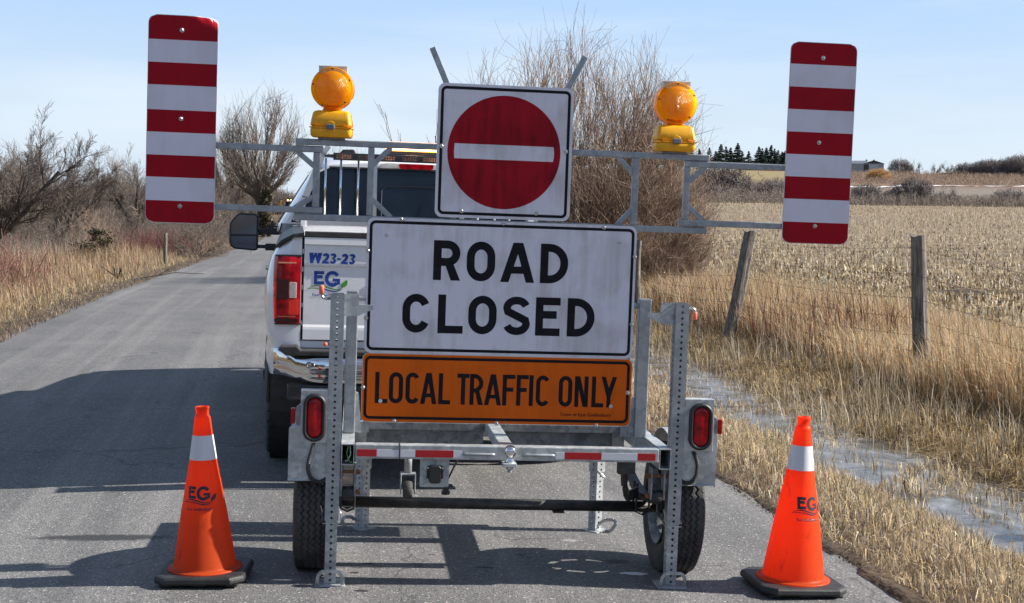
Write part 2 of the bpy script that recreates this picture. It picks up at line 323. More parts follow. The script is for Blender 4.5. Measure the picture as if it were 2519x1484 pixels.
def height(x, y, detail=True):
    x = np.asarray(x, float); y = np.asarray(y, float)
    u = (x-crown(y))*cTH
    zr = np.interp(u, [-60, -12, -8, -5, -3.4, -2.95, 0, 2.95, 3.5, 4.15, 4.6, 5.1, 5.65, 6.1, 6.7, 7.4, 9, 60],
                   [-.5, -.55, -.5, -.28, -.1, -.062, 0, -.064, -.12, -.36, -.53, -.60, -.57, -.43, -.32, -.27, -.25, -.25])
    near = zroad(y)*(1-sst(np.abs(u), 12, 45))
    ang = x/np.maximum(y, 1)
    w = sst(ang, -.13, .03)*sst(u, 9, 14)
    rise = np.interp(y, [18, 22, 60, 150, 170, 350, 600, 680, 900, 2500], [0, 0, .75, 2.8, 2.9, 8.1, 20.4, 20.0, 12, 0])
    z = zr+near+w*rise
    if detail:
        off = sst(np.abs(u), 2.9, 3.6)
        z = z+off*(.042*wob(x, y, 3.1, 0)+.028*wob(x, y, 9, 1))*(1+np.minimum(y, 60)/60)
        z = z+sst(np.abs(u), 60, 200)*.6*wob(x, y, .02, 2)
    return z
def grid_faces(nr, nc):
    i = np.arange(nr-1)[:, None]; j = np.arange(nc-1)[None, :]; a = i*nc+j
    return [np.stack([a, a+1, a+nc+1, a+nc], -1).reshape(-1, 4)]
us = np.concatenate([np.linspace(0, 2.6, 6), np.arange(2.72, 3.7, .05), np.arange(3.7, 8, .11), np.arange(8, 20, .6), np.geomspace(20, 1800, 42)])
us = np.concatenate([-us[::-1], us[1:]])
ys = np.concatenate([-np.geomspace(900, 12, 24), np.arange(-8, 4, 1.), np.arange(4, 24, .12), np.arange(24, 60, .45), np.arange(60, 260, 3), np.geomspace(260, 3500, 46)])
U, Y = np.meshgrid(us, ys); X = crown(Y)+U/cTH; Zg = height(X, Y)
edge = 2.93+.05*wob(X*0, Y, 1.3, 3)+.03*wob(X, Y, 6, 2)
inside = np.abs(U) < edge
Zg = np.where(inside, Zg-.05, Zg+.012+.012*wob(X, Y, 14, 1)*(np.abs(U) < 4))
# colours
def mixc(a, b, t): return a*(1-t[..., None])+np.array(b)*t[..., None]
C = np.zeros(X.shape+(3,)); C[:] = (.155, .105, .06)
n1 = .5+.5*wob(X, Y, 1.1, 1); n2 = .5+.5*wob(X, Y, .25, 2)
C = mixc(C, (.10, .07, .045), n1*.6)
C = mixc(C, (.05, .038, .03), sst(np.abs(U), 3.9, 3.0)*(.55+.4*n1))                      # leaf mould by the road
field = sst(U, 7.6, 8.6)*(Y < 152+6*n2)
C = mixc(C, (.24, .19, .135), field*.85); C = mixc(C, (.14, .105, .075), field*n1*.5)
C = mixc(C, (.035, .026, .02), 1.*((((X-10)/1.9)**2+((Y-30)/1.0)**2) < 1.1)); C = mixc(C, (.10, .075, .05), field*.8*(np.sin(Y*2.07+.4*wob(X, Y, .2, 1)) < -.2)*(Y < 60))
leftfield = (U < -25)*1.*(Y > 60); C = mixc(C, (.42, .31, .17), leftfield*.8)
ang = X/np.maximum(Y, 1)
hill = (U > 9)*sst(Y, 150, 156)
C = mixc(C, (.15, .115, .082), hill)
C = mixc(C, (.175, .15, .125), hill*(Y < 350)*sst(ang, .235, .255)*(.75+.25*n1))                   # grey ploughed slope
C = mixc(C, (.22, .175, .085), hill*(Y > 400)*sst(ang, .25, .235)*sst(ang, .10, .15))
C = mixc(C, (.155, .10, .07), hill*(Y > 355)*sst(ang, .235, .25)*(.7+.3*n1))
ground = raw_mesh('ground', np.stack([X, Y, Zg], -1).reshape(-1, 3), grid_faces(*X.shape), M['ground'], smooth=True, cols=C.reshape(-1, 3)); tag(ground, kind='structure')

# road
def road_mat():
    m, nd, ln, b = new_mat('asphalt')
    t = nd.new('ShaderNodeTexCoord'); uv = nd.new('ShaderNodeUVMap'); uv.uv_map = 'UVMap'
    def noise(vec, sc, det=4, ro=.6): z = nd.new('ShaderNodeTexNoise'); z.inputs['Scale'].default_value = sc; z.inputs['Detail'].default_value = det; z.inputs['Roughness'].default_value = ro; ln.new(vec, z.inputs['Vector']); return z.outputs['Fac']
    def ramp(f, p0, p1, c0, c1): r = nd.new('ShaderNodeValToRGB'); e = r.color_ramp.elements; e[0].position = p0; e[1].position = p1; e[0].color = rgb(c0); e[1].color = rgb(c1); ln.new(f, r.inputs[0]); return r.outputs[0]
    def mixn(a, bb, f, mode='MIX'):
        x = nd.new('ShaderNodeMix'); x.data_type = 'RGBA'; x.blend_type = mode
        for k, v in (('A', a), ('B', bb), ('Factor', f)):
            if hasattr(v, 'node'): ln.new(v, x.inputs[k])
            else: x.inputs[k].default_value = rgb(v) if isinstance(v, tuple) else v
        return x.outputs['Result']
    ob = t.outputs['Object']
    base = ramp(noise(ob, 1.1, 6), .3, .7, (.094, .093, .094), (.138, .136, .136))
    mp = nd.new('ShaderNodeMapping'); mp.inputs['Scale'].default_value = (2.6, .05, 1); ln.new(uv.outputs[0], mp.inputs[0])
    tracks = noise(mp.outputs[0], 1.0, 5)
    base = mixn(base, (.20, .195, .19), ramp(tracks, .48, .70, (0, 0, 0), (.75, .75, .75)))
    # fine aggregate
    v = nd.new('ShaderNodeTexVoronoi'); v.inputs['Scale'].default_value = 130; ln.new(ob, v.inputs['Vector'])
    sc = nd.new('ShaderNodeSeparateColor'); ln.new(v.outputs['Color'], sc.inputs[0])
    agg = ramp(sc.outputs[0], .0, 1., (.70, .70, .71), (1.32, 1.31, 1.29)); base = mixn(base, agg, 1., 'MULTIPLY')
    sp = ramp(sc.outputs[1], .955, .985, (0, 0, 0), (.8, .8, .8)); base = mixn(base, (.42, .40, .37), sp)
    sp2 = ramp(sc.outputs[2], .95, .98, (0, 0, 0), (.75, .75, .75)); base = mixn(base, (.03, .03, .032), sp2)
    # dried salt swept lengthwise
    mp2 = nd.new('ShaderNodeMapping'); mp2.inputs['Scale'].default_value = (5, 1.4, 1); ln.new(uv.outputs[0], mp2.inputs[0])
    salt = noise(mp2.outputs[0], 2.2, 10, .8); base = mixn(base, (.30, .29, .285), ramp(salt, .56, .74, (0, 0, 0), (.55, .55, .55)))
    mp3 = nd.new('ShaderNodeMapping'); mp3.inputs['Scale'].default_value = (.9, 14, 1); ln.new(uv.outputs[0], mp3.inputs[0]); base = mixn(base, (.33, .32, .315), ramp(noise(mp3.outputs[0], 1.6, 9, .78), .58, .8, (0, 0, 0), (.5, .5, .5)))
    mp4 = nd.new('ShaderNodeMapping'); mp4.inputs['Scale'].default_value = (.28, .1, 1); ln.new(uv.outputs[0], mp4.inputs[0]); base = mixn(base, (.075, .074, .075), ramp(noise(mp4.outputs[0], 2.0, 5), .5, .75, (0, 0, 0), (.55, .55, .55)))
    ck = nd.new('ShaderNodeTexVoronoi'); ck.feature = 'DISTANCE_TO_EDGE'; ck.inputs['Scale'].default_value = .42; wv = nd.new('ShaderNodeVectorMath'); wv.operation = 'MULTIPLY_ADD'; wv.inputs[1].default_value = (.55, .55, 0)
    zz_ = nd.new('ShaderNodeTexNoise'); zz_.inputs['Scale'].default_value = 3.2; zz_.inputs['Detail'].default_value = 7; ln.new(ob, zz_.inputs['Vector']); ln.new(zz_.outputs['Color'], wv.inputs[0]); ln.new(ob, wv.inputs[2]); ln.new(wv.outputs[0], ck.inputs['Vector'])
    base = mixn(base, (.045, .045, .046), mixn(ramp(ck.outputs['Distance'], .0018, .0045, (.75, .75, .75), (0, 0, 0)), (0, 0, 0), ramp(noise(ob, .5, 3), .48, .56, (0, 0, 0), (1, 1, 1))))
    # drips and a crusty salt patch by the trailer wheel
    def spot(cx, cy, rx, ry, col, soft, nsc=30):
        mm = nd.new('ShaderNodeMapping'); mm.vector_type = 'POINT'; mm.inputs['Location'].default_value = (-cx/rx, -cy/ry, 0); mm.inputs['Scale'].default_value = (1/rx, 1/ry, 0); ln.new(ob, mm.inputs[0])
        L = nd.new('ShaderNodeVectorMath'); L.operation = 'LENGTH'; ln.new(mm.outputs[0], L.inputs[0])
        q = nd.new('ShaderNodeMath'); q.operation = 'MULTIPLY_ADD'; q.inputs[1].default_value = -1.3; ln.new(noise(ob, nsc, 6, .75), q.inputs[0]); ln.new(L.outputs['Value'], q.inputs[2])
        return mixn(base, col, ramp(q.outputs[0], -.1-soft, .12+soft, (1, 1, 1), (0, 0, 0)))
    for a in [(.56, 6.02, .085, .035, (.62, .62, .64), 0), (.50, 6.22, .07, .05, (.045, .044, .045), .2), (-.35, 6.22, .025, .012, (.03, .03, .03), 0), (-.62, 6.02, .03, .02, (.03, .03, .03), 0), (-.66, 5.86, .03, .02, (.025, .025, .025), 0),
              (-.60, 5.58, .04, .025, (.025, .025, .025), 0), (-.10, 6.03, .06, .02, (.035, .035, .035), 0), (-1.9, 6.4, .35, .07, (.035, .035, .037), .3), (.05, 6.28, .03, .015, (.03, .03, .03), 0), (.30, 6.6, .05, .03, (.24, .235, .23), .2)]: base = spot(*a)
    ln.new(base, b.inputs['Base Color']); b.inputs['Roughness'].default_value = .78; b.inputs['Specular IOR Level'].default_value = .35
    bp = nd.new('ShaderNodeBump'); bp.inputs['Strength'].default_value = .55; bp.inputs['Distance'].default_value = .004; ln.new(v.outputs['Distance'], bp.inputs['Height']); ln.new(bp.outputs[0], b.inputs['Normal'])
    return m
ur = np.linspace(-3.35, 3.35, 36); yr = ys[(ys < 420)&(ys > -300)]
U2, Y2 = np.meshgrid(ur, yr); X2 = crown(Y2)+U2/cTH
Z2 = height(X2, Y2, False)
Z2 = np.where(np.abs(U2) > 3.0, Z2-.03, Z2)
road = raw_mesh('road', np.stack([X2, Y2, Z2], -1).reshape(-1, 3), grid_faces(*X2.shape), road_mat(), smooth=True); tag(road, kind='structure')
ul = road.data.uv_layers.new(name='UVMap'); li = np.empty(len(road.data.loops), np.int32); road.data.loops.foreach_get('vertex_index', li)
ul.data.foreach_set('uv', np.stack([U2.ravel()[li], Y2.ravel()[li]], -1).astype(np.float32).ravel())

# ditch ice
def ice_mat():
    m, nd, ln, b = new_mat('ditch_ice')
    t = nd.new('ShaderNodeTexCoord'); z = nd.new('ShaderNodeTexNoise'); z.inputs['Scale'].default_value = 2.3; z.inputs['Detail'].default_value = 9; z.inputs['Roughness'].default_value = .66; z.inputs['Distortion'].default_value = .8; ln.new(t.outputs['Object'], z.inputs['Vector'])
    r = nd.new('ShaderNodeValToRGB'); e = r.color_ramp.elements; e[0].position = .40; e[0].color = (.05, .052, .05, 1); e[1].position = .72; e[1].color = (.27, .285, .31, 1); ln.new(z.outputs['Fac'], r.inputs[0])
    ln.new(r.outputs[0], b.inputs['Base Color']); mr = nd.new('ShaderNodeMapRange'); mr.inputs['From Min'].default_value = .4; mr.inputs['From Max'].default_value = .65; mr.inputs['To Min'].default_value = .07; mr.inputs['To Max'].default_value = .5
    ln.new(z.outputs['Fac'], mr.inputs[0]); ln.new(mr.outputs[0], b.inputs['Roughness'])
    zb = nd.new('ShaderNodeTexNoise'); zb.inputs['Scale'].default_value = 11; zb.inputs['Detail'].default_value = 5; ln.new(t.outputs['Object'], zb.inputs['Vector'])
    bp = nd.new('ShaderNodeBump'); bp.inputs['Strength'].default_value = .3; bp.inputs['Distance'].default_value = .02; ln.new(zb.outputs['Fac'], bp.inputs['Height']); ln.new(bp.outputs[0], b.inputs['Normal']); b.inputs['Specular IOR Level'].default_value = .7
    return m
ui = np.linspace(4.1, 6.1, 14); yi = np.arange(4, 60, .4); UI, YI = np.meshgrid(ui, yi); XI = crown(YI)+UI/cTH
ice = raw_mesh('ditch_ice', np.stack([XI, YI, zroad(YI)-.507+.0*UI], -1).reshape(-1, 3), grid_faces(*XI.shape), ice_mat(), smooth=True); tag(ice, kind='structure')
# snow lines on the far slope, draped a little above the ground
def snow_strip(a0, a1, yf, wf, n=60):
    A = np.linspace(a0, a1, n); v = []; w = []
    for i, a in enumerate(A):
        y0 = yf(a); ww = max(wf(a)*(.6+.5*math.sin(i*1.7)+.35*math.sin(i*.63)), .2); row = []
        for k in range(4):
            y = y0+ww*k/3; row.append((a*y, y, float(height(a*y, y))+.25))
        v += row
    f = [(i*4+k, (i+1)*4+k, (i+1)*4+k+1, i*4+k+1) for i in range(n-1) for k in range(3)]
    return v, f
mb = MB()
for a in [(.238, .44, lambda a: 352+30*(a-.24)*8, lambda a: 7), (.145, .205, lambda a: 352, lambda a: 5), (.02, .11, lambda a: 350, lambda a: 5),
          (.265, .295, lambda a: 205, lambda a: 3.0), (.30, .335, lambda a: 196, lambda a: 2.5), (.285, .31, lambda a: 178, lambda a: 3.), (.225, .24, lambda a: 560, lambda a: 9), (.33, .35, lambda a: 186, lambda a: 2)]:
    mb.add(*snow_strip(*a))
tag(mb.build('snow', 'snow', smooth=True), kind='structure')

# ---------------------------------------------------------------- lettering built from strokes (highway-style capitals)
def arc(cx, cy, rx, ry, a0, a1, n=10): return [(cx+rx*math.cos(R(a0+(a1-a0)*i/n)), cy+ry*math.sin(R(a0+(a1-a0)*i/n))) for i in range(n+1)]
def strip(path, t, closed=False):
    n = len(path); L = []; Rr = []
    for i in range(n):
        p = Vector(path[i])
        if closed: a = Vector(path[i-1]); b = Vector(path[(i+1) % n])
        else: a = Vector(path[max(i-1, 0)]); b = Vector(path[min(i+1, n-1)])
        d1 = (p-a).normalized() if (p-a).length > 1e-9 else (b-p).normalized(); d2 = (b-p).normalized() if (b-p).length > 1e-9 else d1
        d = (d1+d2).normalized(); nrm = Vector((-d.y, d.x)); k = 1/max(.5, nrm.dot(Vector((-d1.y, d1.x))))
        L.append(p+nrm*t/2*k); Rr.append(p-nrm*t/2*k)
    m = n if closed else n-1
    return [[L[i], Rr[i], Rr[(i+1) % n], L[(i+1) % n]] for i in range(m)]
def glyph(ch, w, h, t, ty=None):
    """list of layers, each a list of polygons (x, y)"""
    a, b = t/2, w-t/2; lo, hi = t/2, h-t/2; cx = w/2; rx = (w-t)/2; ry = min(rx*1.1, (h-t)/2); out = []
    O = arc(cx, hi-ry, rx, ry, 0, 180, 14)+arc(cx, lo+ry, rx, ry, 180, 360, 14)
    if ch == 'O': out = [strip(O, t, True)]
    elif ch in 'CG':
        e = 22
        p = arc(cx, hi-ry, rx, ry, e, 180, 14)+arc(cx, lo+ry, rx, ry, 180, 360-e, 14); out = [strip(p, t)]
        if ch == 'G': out = [strip(arc(cx, hi-ry, rx, ry, e+10, 180, 14)+arc(cx, lo+ry, rx, ry, 180, 318, 12), t), [[(w-t*.95, h*.10), (w, h*.16), (w, h*.52), (w-t*.95, h*.52)]], [[(cx*1.02, h*.52-t*.8), (w-t*.95, h*.52-t*.8), (w-t*.95, h*.52), (cx*1.02, h*.52)]]]
    elif ch == 'D':
        r = min(rx*1.5, (h-t)/2*.98); rr = w-t-.0; rr = min(rr, r)
        out = [strip([(b-rr, lo), ]+arc(b-rr, lo+r, rr, r, -90, 0, 10)+arc(b-rr, hi-r, rr, r, 0, 90, 10)+[(a, hi)], t), [[(0, 0), (t, 0), (t, h), (0, h)]], [[(t*.5, 0), (w-rr-t*.45, 0), (w-rr-t*.45, t), (t*.5, t)]]]
    elif ch == 'R':
        mid = h*.46; r = (hi-mid-0)/2; rxx = min(r*1.0, w-t)
        out = [[[(0, 0), (t, 0), (t, h), (0, h)]], strip([(a, hi), (b-rxx, hi)]+arc(b-rxx, mid+r, rxx, r, 90, -90, 14)[1:]+[(a, mid)], t),
               [[(w-t*1.12, 0), (w*1.02, 0), (w*.72, mid), (w*.72-t*1.05, mid)]]]
    elif ch == 'A':
        tt = t*1.06; ap = t*.62
        out = [[[(0, 0), (tt, 0), (cx+ap-tt*.0-.0, h), (cx-ap, h)]] if False else [[(0, 0), (tt, 0), (cx-ap+tt, h), (cx-ap, h)]], [[(w-tt, 0), (w, 0), (cx+ap, h), (cx+ap-tt, h)]], [[(w*.2, h*.22), (w*.8, h*.22), (w*.8-t*.3, h*.22+t*.9), (w*.2+t*.3, h*.22+t*.9)]]]
    elif ch == 'L': out = [[[(0, 0), (t, 0), (t, h), (0, h)], [(t, 0), (w, 0), (w, t), (t, t)]]]
    elif ch == 'I': out = [[[(0, 0), (t, 0), (t, h), (0, h)]]]
    elif ch in 'EF':
        out = [[[(0, 0), (t, 0), (t, h), (0, h)], [(t, h-t), (w, h-t), (w, h), (t, h)], [(t, h*.45), (w*.86, h*.45), (w*.86, h*.45+t), (t, h*.45+t)]]+([[(t, 0), (w, 0), (w, t), (t, t)]] if ch == 'E' else [])]
    elif ch == 'T': out = [[[(cx-a, 0), (cx+a, 0), (cx+a, h-t), (cx-a, h-t)], [(0, h-t), (w, h-t), (w, h), (0, h)]]]
    elif ch == 'N': out = [[[(0, 0), (t, 0), (t, h), (0, h)], [(w-t, 0), (w, 0), (w, h), (w-t, h)]], [[(w-t*1.25, 0), (w-t*.2, 0), (t*1.25, h), (t*.2, h)]]]
    elif ch == 'Y': out = [[[(cx-a, 0), (cx+a, 0), (cx+a, h*.42), (cx-a, h*.42)]], [[(cx-a, h*.42-t*.5), (cx+a, h*.42), (t*1.05, h), (0, h)]], [[(cx-a, h*.42), (cx+a, h*.42-t*.5), (w, h), (w-t*1.05, h)]]]
    elif ch == 'S':
        q = (h-t)/4; yt = hi-q*.98; yb = lo+q*.98+q*.02; rs = rx
        p = arc(cx, hi-q, rs, q, 18, 180, 12)+[(a+rs*.10, hi-q*1.45), (cx, h/2+.0), (b-rs*.10, lo+q*1.45)]+arc(cx, lo+q, rs, q, 0, -162, 12)
        out = [strip(p, t)]
    return out
def letters(mbx, items, h, t, z0, y):
    for ch, x0, x1 in items:
        for k, layer in enumerate(glyph(ch, x1-x0, h, t)):
            for poly in layer: mbx.face([(x0+p[0], z0+p[1]) for p in poly], y-.00012*k)
def text_geo(txt, size=1, off=0, shear=0, sx=1):
    cu = bpy.data.curves.new('t', 'FONT'); cu.body = txt; cu.size = size; cu.offset = off; cu.shear = shear; cu.resolution_u = 3
    o = bpy.data.objects.new('t', cu); COL.objects.link(o); bpy.context.view_layer.update()
    me = bpy.data.meshes.new_from_object(o.evaluated_get(bpy.context.evaluated_depsgraph_get()))
    V = [(v.co.x*sx, v.co.y) for v in me.vertices]; F = [list(p.vertices) for p in me.polygons]
    bpy.data.objects.remove(o); bpy.data.curves.remove(cu); bpy.data.meshes.remove(me); return V, F
def place_text(mbx, txt, x0, x1, z0, z1, y, off=0, shear=0):
    V, F = text_geo(txt, 1, off, shear); a = np.array(V); mn, mxx = a.min(0), a.max(0)
    mbx.add([(x0+(p[0]-mn[0])/(mxx[0]-mn[0])*(x1-x0), y, z0+(p[1]-mn[1])/(mxx[1]-mn[1])*(z1-z0)) for p in V], F)
def ribbon(pts, w, n=40):
    """smooth ribbon of varying width through pts -> polygons"""
    P = [Vector(p) for p in pts]; out = []
    def cr(t):
        i = min(int(t), len(P)-2); f = t-i; p0 = P[max(i-1, 0)]; p1 = P[i]; p2 = P[i+1]; p3 = P[min(i+2, len(P)-1)]
        return .5*((2*p1)+(-p0+p2)*f+(2*p0-5*p1+4*p2-p3)*f*f+(-p0+3*p1-3*p2+p3)*f**3)
    C_ = [cr((len(P)-1)*i/n*.9999) for i in range(n+1)]; L = []
    for i in range(n+1):
        d = (C_[min(i+1, n)]-C_[max(i-1, 0)]).normalized(); nn = Vector((-d.y, d.x)); ww = w(i/n); L.append((C_[i]+nn*ww/2, C_[i]-nn*ww/2))
    return [[L[i][0], L[i][1], L[i+1][1], L[i+1][0]] for i in range(n)]
def logo(sc, cx, cz):
    """initials over a swoosh and a leaf; returns polygon lists keyed by ink"""
    T = lambda p: (cx+(p[0]-980)*sc, cz-(p[1]-600)*sc)
    def gl(ch, x0, x1, yb, yt, t): return [[T((x0+q[0], yb-q[1])) for q in poly] for layer in glyph(ch, x1-x0, yb-yt, t) for poly in layer]
    blue = gl('E', 862, 948, 613, 497, 28)+gl('G', 955, 1086, 630, 494, 30)
    blue += [[T(p) for p in q] for q in ribbon([(900, 636), (950, 650), (1010, 667), (1070, 666), (1118, 645)], lambda t: 1+11*math.sin(PI*min(1, t*1.05)))]
    green = [[T(p) for p in q] for q in ribbon([(806, 653), (850, 631), (900, 622), (960, 632), (1020, 650), (1080, 652), (1108, 628)], lambda t: 1+12*math.sin(PI*min(1, t)))]
    green += [[T(p) for p in q] for q in ribbon([(806, 655), (850, 647), (900, 648), (945, 660)], lambda t: 1+6*math.sin(PI*t))]
    green += [[T(p) for p in [(1096, 642), (1094, 618), (1104, 598), (1122, 582), (1147, 566), (1151, 590), (1146, 612), (1132, 628), (1112, 636)]]]
    return blue, green

# ---------------------------------------------------------------- the sign trailer
TR = empty('sign_trailer', 'galvanised sign trailer carrying the road closed boards, parked behind the white pickup', 'trailer', (-.026, 5.74, -.03), (0, R(1.15), R(6.5)))
TR.rotation_mode = 'XYZ'
def part(mbx, name, m, parent=TR, bevel=0, smooth=False, seg=2, label=None):
    o = mbx.build(name, m, parent, bevel, smooth, seg)
    if label: o['label'] = label
    return o
def perf_face(mbx, o, u, v, W_, L_, pitch=.0254, r=.0056, start=0.5, n=8):
    """flat face with a row of round holes; o corner, u across, v along, W_ wide, L_ long"""
    o = Vector(o); u = Vector(u); v = Vector(v); k = int(L_/pitch); step = L_/k
    for c in range(k):
        cx, cy = W_/2, (c+.5)*step; outer = []; inner = []
        sq = [(W_, cy-step/2+step*(.5+i/4)) for i in range(0, 3)]
        # outline of the cell, 16 points starting at angle 0
        pts = []
        for i in range(16):
            a = 2*PI*i/16; ca, sa = math.cos(a), math.sin(a); hw, hh = W_/2, step/2
            tt = min(hw/abs(ca) if abs(ca) > 1e-6 else 1e9, hh/abs(sa) if abs(sa) > 1e-6 else 1e9)
            pts.append((cx+ca*tt, cy+sa*tt))
        # snap nearest points to the corners
        for qx, qy in ((0, cy-step/2), (W_, cy-step/2), (0, cy+step/2), (W_, cy+step/2)):
            j = min(range(16), key=lambda i: (pts[i][0]-qx)**2+(pts[i][1]-qy)**2); pts[j] = (qx, qy)
        vv = [o+u*x+v*y for x, y in pts]+[o+u*(cx+r*math.cos(2*PI*i/16))+v*(cy+r*math.sin(2*PI*i/16)) for i in range(16)]
        mbx.add(vv, [(i, (i+1) % 16, 16+(i+1) % 16, 16+i) for i in range(16)])
def perf_post(cx, cy, w, z0, z1, rot=0, w2=None, thick=.003):
    b = MB(); ca, sa = math.cos(rot), math.sin(rot)
    ex = Vector((ca, sa, 0)); ey = Vector((-sa, ca, 0)); c = Vector((cx, cy, 0))
    for (du, dv) in ((ex, ey), (ey, -ex), (-ex, -ey), (-ey, ex)):
        o = c-du*w/2-dv*w/2+Vector((0, 0, z0)); perf_face(b, o, du, (0, 0, 1), w, z1-z0)
        wi = w-2*thick; o2 = c+du*wi/2-dv*wi/2+Vector((0, 0, z0)); 
        b.add([o2, o2-du*wi, o2-du*wi+Vector((0, 0, z1-z0)), o2+Vector((0, 0, z1-z0))], [(0, 1, 2, 3)]) if False else None
        # rim between the outer corner and the hollow at the top and bottom
        for zz in (z0, z1):
            A = c-du*w/2-dv*w/2; B = c+du*w/2-dv*w/2; A2 = c-du*wi/2-dv*wi/2; B2 = c+du*wi/2-dv*wi/2
            b.add([p+Vector((0, 0, zz)) for p in (A, B, B2, A2)], [(0, 1, 2, 3)])
    return b
def foot(cx, cy, rot, hdir):
    """foot plate with a loop handle"""
    b = MB(); w = .062
    ca, sa = math.cos(rot), math.sin(rot); P = lambda x, y, z: (cx+ca*x-sa*y, cy+sa*x+ca*y, z)
    v = [P(x, y, z) for z in (.0, .007) for y in (-w, w) for x in (-w, w)]
    b.add(v, [(0, 2, 3, 1), (4, 5, 7, 6), (0, 1, 5, 4), (2, 6, 7, 3), (0, 4, 6, 2), (1, 3, 7, 5)])
    h = []
    for x, z in [(-.052, .008), (-.05, .045), (-.035, .066), (0, .068), (.035, .066), (.05, .045), (.052, .008)]: h.append(P(x*hdir[2], -w*.9-z*hdir[1], .004+z*hdir[0]))
    for i in range(len(h)-1): b.bar(h[i], h[i+1], .014, .007, up=(sa, -ca, 0))
    return b
for side, (x0, x1) in ((-1, (-.747, -.690)), (1, (.701, .758))):
    cx = (x0+x1)/2; s = 'left' if side < 0 else 'right'
    part(perf_post(cx, .0285, .057, .272, 1.217), 'outer_post', 'galv')
    inner = part(perf_post(cx, .0285, .0475, .008, .40), 'inner_leg', 'galvp')
    f = foot(cx, .0285, 0, (1, .25, 1)); part(f, 'foot_plate', 'galvp', inner, bevel=.0015)
    b = MB(); b.tube([(cx-.034, -.004, .262), (cx+.034, -.004, .262), (cx+.038, .02, .268), (cx+.036, .045, .30)], .0022, 6); b.tube([(cx-.034, -.004, .262), (cx-.04, .03, .27), (cx-.040, .0, .31), (cx-.046, .0, .335)], .0022, 6)
    part(b, 'locking_pin', 'zinc', inner)
    # side rail, inner upright, bracket plate
    xr0, xr1 = (-.6865, -.632) if side < 0 else (.650, .7005)
    b = MB(); tk = .004
    z0, z1 = .512, .600; ya, yb = -.028, 1.10
    b.box(xr0, xr0+tk, ya, yb, z0, z1).box(xr1-tk, xr1, ya, yb, z0, z1).box(xr0+tk, xr1-tk, ya, yb, z0, z0+tk).box(xr0+tk, xr1-tk, ya, yb, z1-tk, z1)
    part(b, 'side_rail', 'galvp')
    xu0, xu1 = (-.682, -.633) if side < 0 else (.592, .646)
    b = MB().box(xu0, xu1, .235, .285, .603 if side < 0 else .60, 1.217); part(b, 'inner_upright', 'galv', bevel=.004)
    g = (-1 if side < 0 else 1)
    b = MB().prism([(xu1 if side < 0 else xu0, .603), ((xu1+.0) if side < 0 else xu0, .78), ((xu1+.012) if side < 0 else xu0-.012, .775), ((xu1+.03) if side < 0 else xu0-.03, .603)][::(1 if side < 0 else 1)], .255, .262)
    fixn(part(b, 'gusset', 'galvp'))
    if side < 0: poly = [(-.690, 1.216), (-.631, 1.216), (-.631, 1.172), (-.572, 1.172), (-.572, 1.152), (-.600, 1.143), (-.631, 1.126), (-.690, 1.124)]
    else: poly = [(.701, 1.216), (.642, 1.216), (.640, 1.172), (.586, 1.172), (.588, 1.155), (.61, 1.143), (.642, 1.126), (.701, 1.124)]
    fixn(part(MB().prism(poly, .028, .034), 'catch_bracket', 'galvp'))
    # pivot pin between upright and sign
    b = MB().tube([((xu1 if side < 0 else xu0), .26, 1.185), ((-.600 if side < 0 else .568), .26, 1.185)], .012, 12); part(b, 'pivot_bar', 'galv', smooth=False)
    # crank handle pin with vinyl grip
    if side < 0:
        rod = MB().tube([(-.747, .02, 1.196), (-.768, .02, 1.194), (-.781, .02, 1.199), (-.785, .02, 1.212), (-.785, .02, 1.222)], .0062, 8)
        pin = part(rod, 'pull_pin', 'zinc', smooth=True); part(MB().lathe([(0, 1.249), (.008, 1.2485), (.0105, 1.245), (.0098, 1.212), (0, 1.212)], (-.785, .02, 0), n=14), 'grip', 'grip', pin, smooth=True)
        rod = MB().tube([(-.747, .02, 1.008), (-.758, .02, 1.006)], .006, 8); pin = part(rod, 'pull_pin', 'zinc', smooth=True)
        part(MB().lathe([(0, -.02), (.008, -.0195), (.0105, -.016), (.0098, .022), (0, .022)], (-.764, .02, 1.007), 'y', n=14), 'grip', 'grip', pin, smooth=True)
    else:
        rod = MB().tube([(.758, .02, 1.196), (.775, .02, 1.196), (.784, .02, 1.193), (.787, .02, 1.184), (.787, .02, 1.176)], .0062, 8)
        pin = part(rod, 'pull_pin', 'zinc', smooth=True); part(MB().lathe([(0, 1.181), (.009, 1.181), (.0105, 1.178), (.0105, 1.150), (.008, 1.147), (0, 1.147)], (.787, .02, 0), n=14), 'grip', 'grip', pin, smooth=True)
    # lamp plate with tail lamp, side marker and conduit
    xa, xb, za, zb = (-.857, -.7475, .597, .817) if side < 0 else (.7585, .885, .588, .811)
    b = MB().box(xa, xb, .0, .004, za, zb).box(xa, xb, .004, .05, zb-.004, zb).box(xa if side < 0 else xb-.004, (xa+.004) if side < 0 else xb, .004, .05, za, zb-.004)
    pl = part(b, 'lamp_plate', 'galvp', bevel=.0015)
    lx0, lx1, lz0, lz1 = (-.847, -.752, .604, .803) if side < 0 else (.777, .879, .594, .796)
    def stadium(x0, x1, z0, z1, y, ins=0): r = (x1-x0)/2-ins; return [(p[0], y, p[1]) for p in rrect(x0+ins, x1-ins, z0+ins, z1-ins, r*.98, 8)]
    rings = [(0, 0), (0, -.012), (.004, -.018), (.010, -.020), (.016, -.016), (.018, -.008)]
    b = MB(); vs = []; n = None
    for ins, y in rings: q = stadium(lx0, lx1, lz0, lz1, y, ins); n = len(q); vs += q
    b.add(vs, [(i*n+k, i*n+(k+1) % n, (i+1)*n+(k+1) % n, (i+1)*n+k) for i in range(len(rings)-1) for k in range(n)])
    lamp = fixn(part(b, 'tail_lamp', 'plastic', smooth=True))
    b = MB(); vs = []
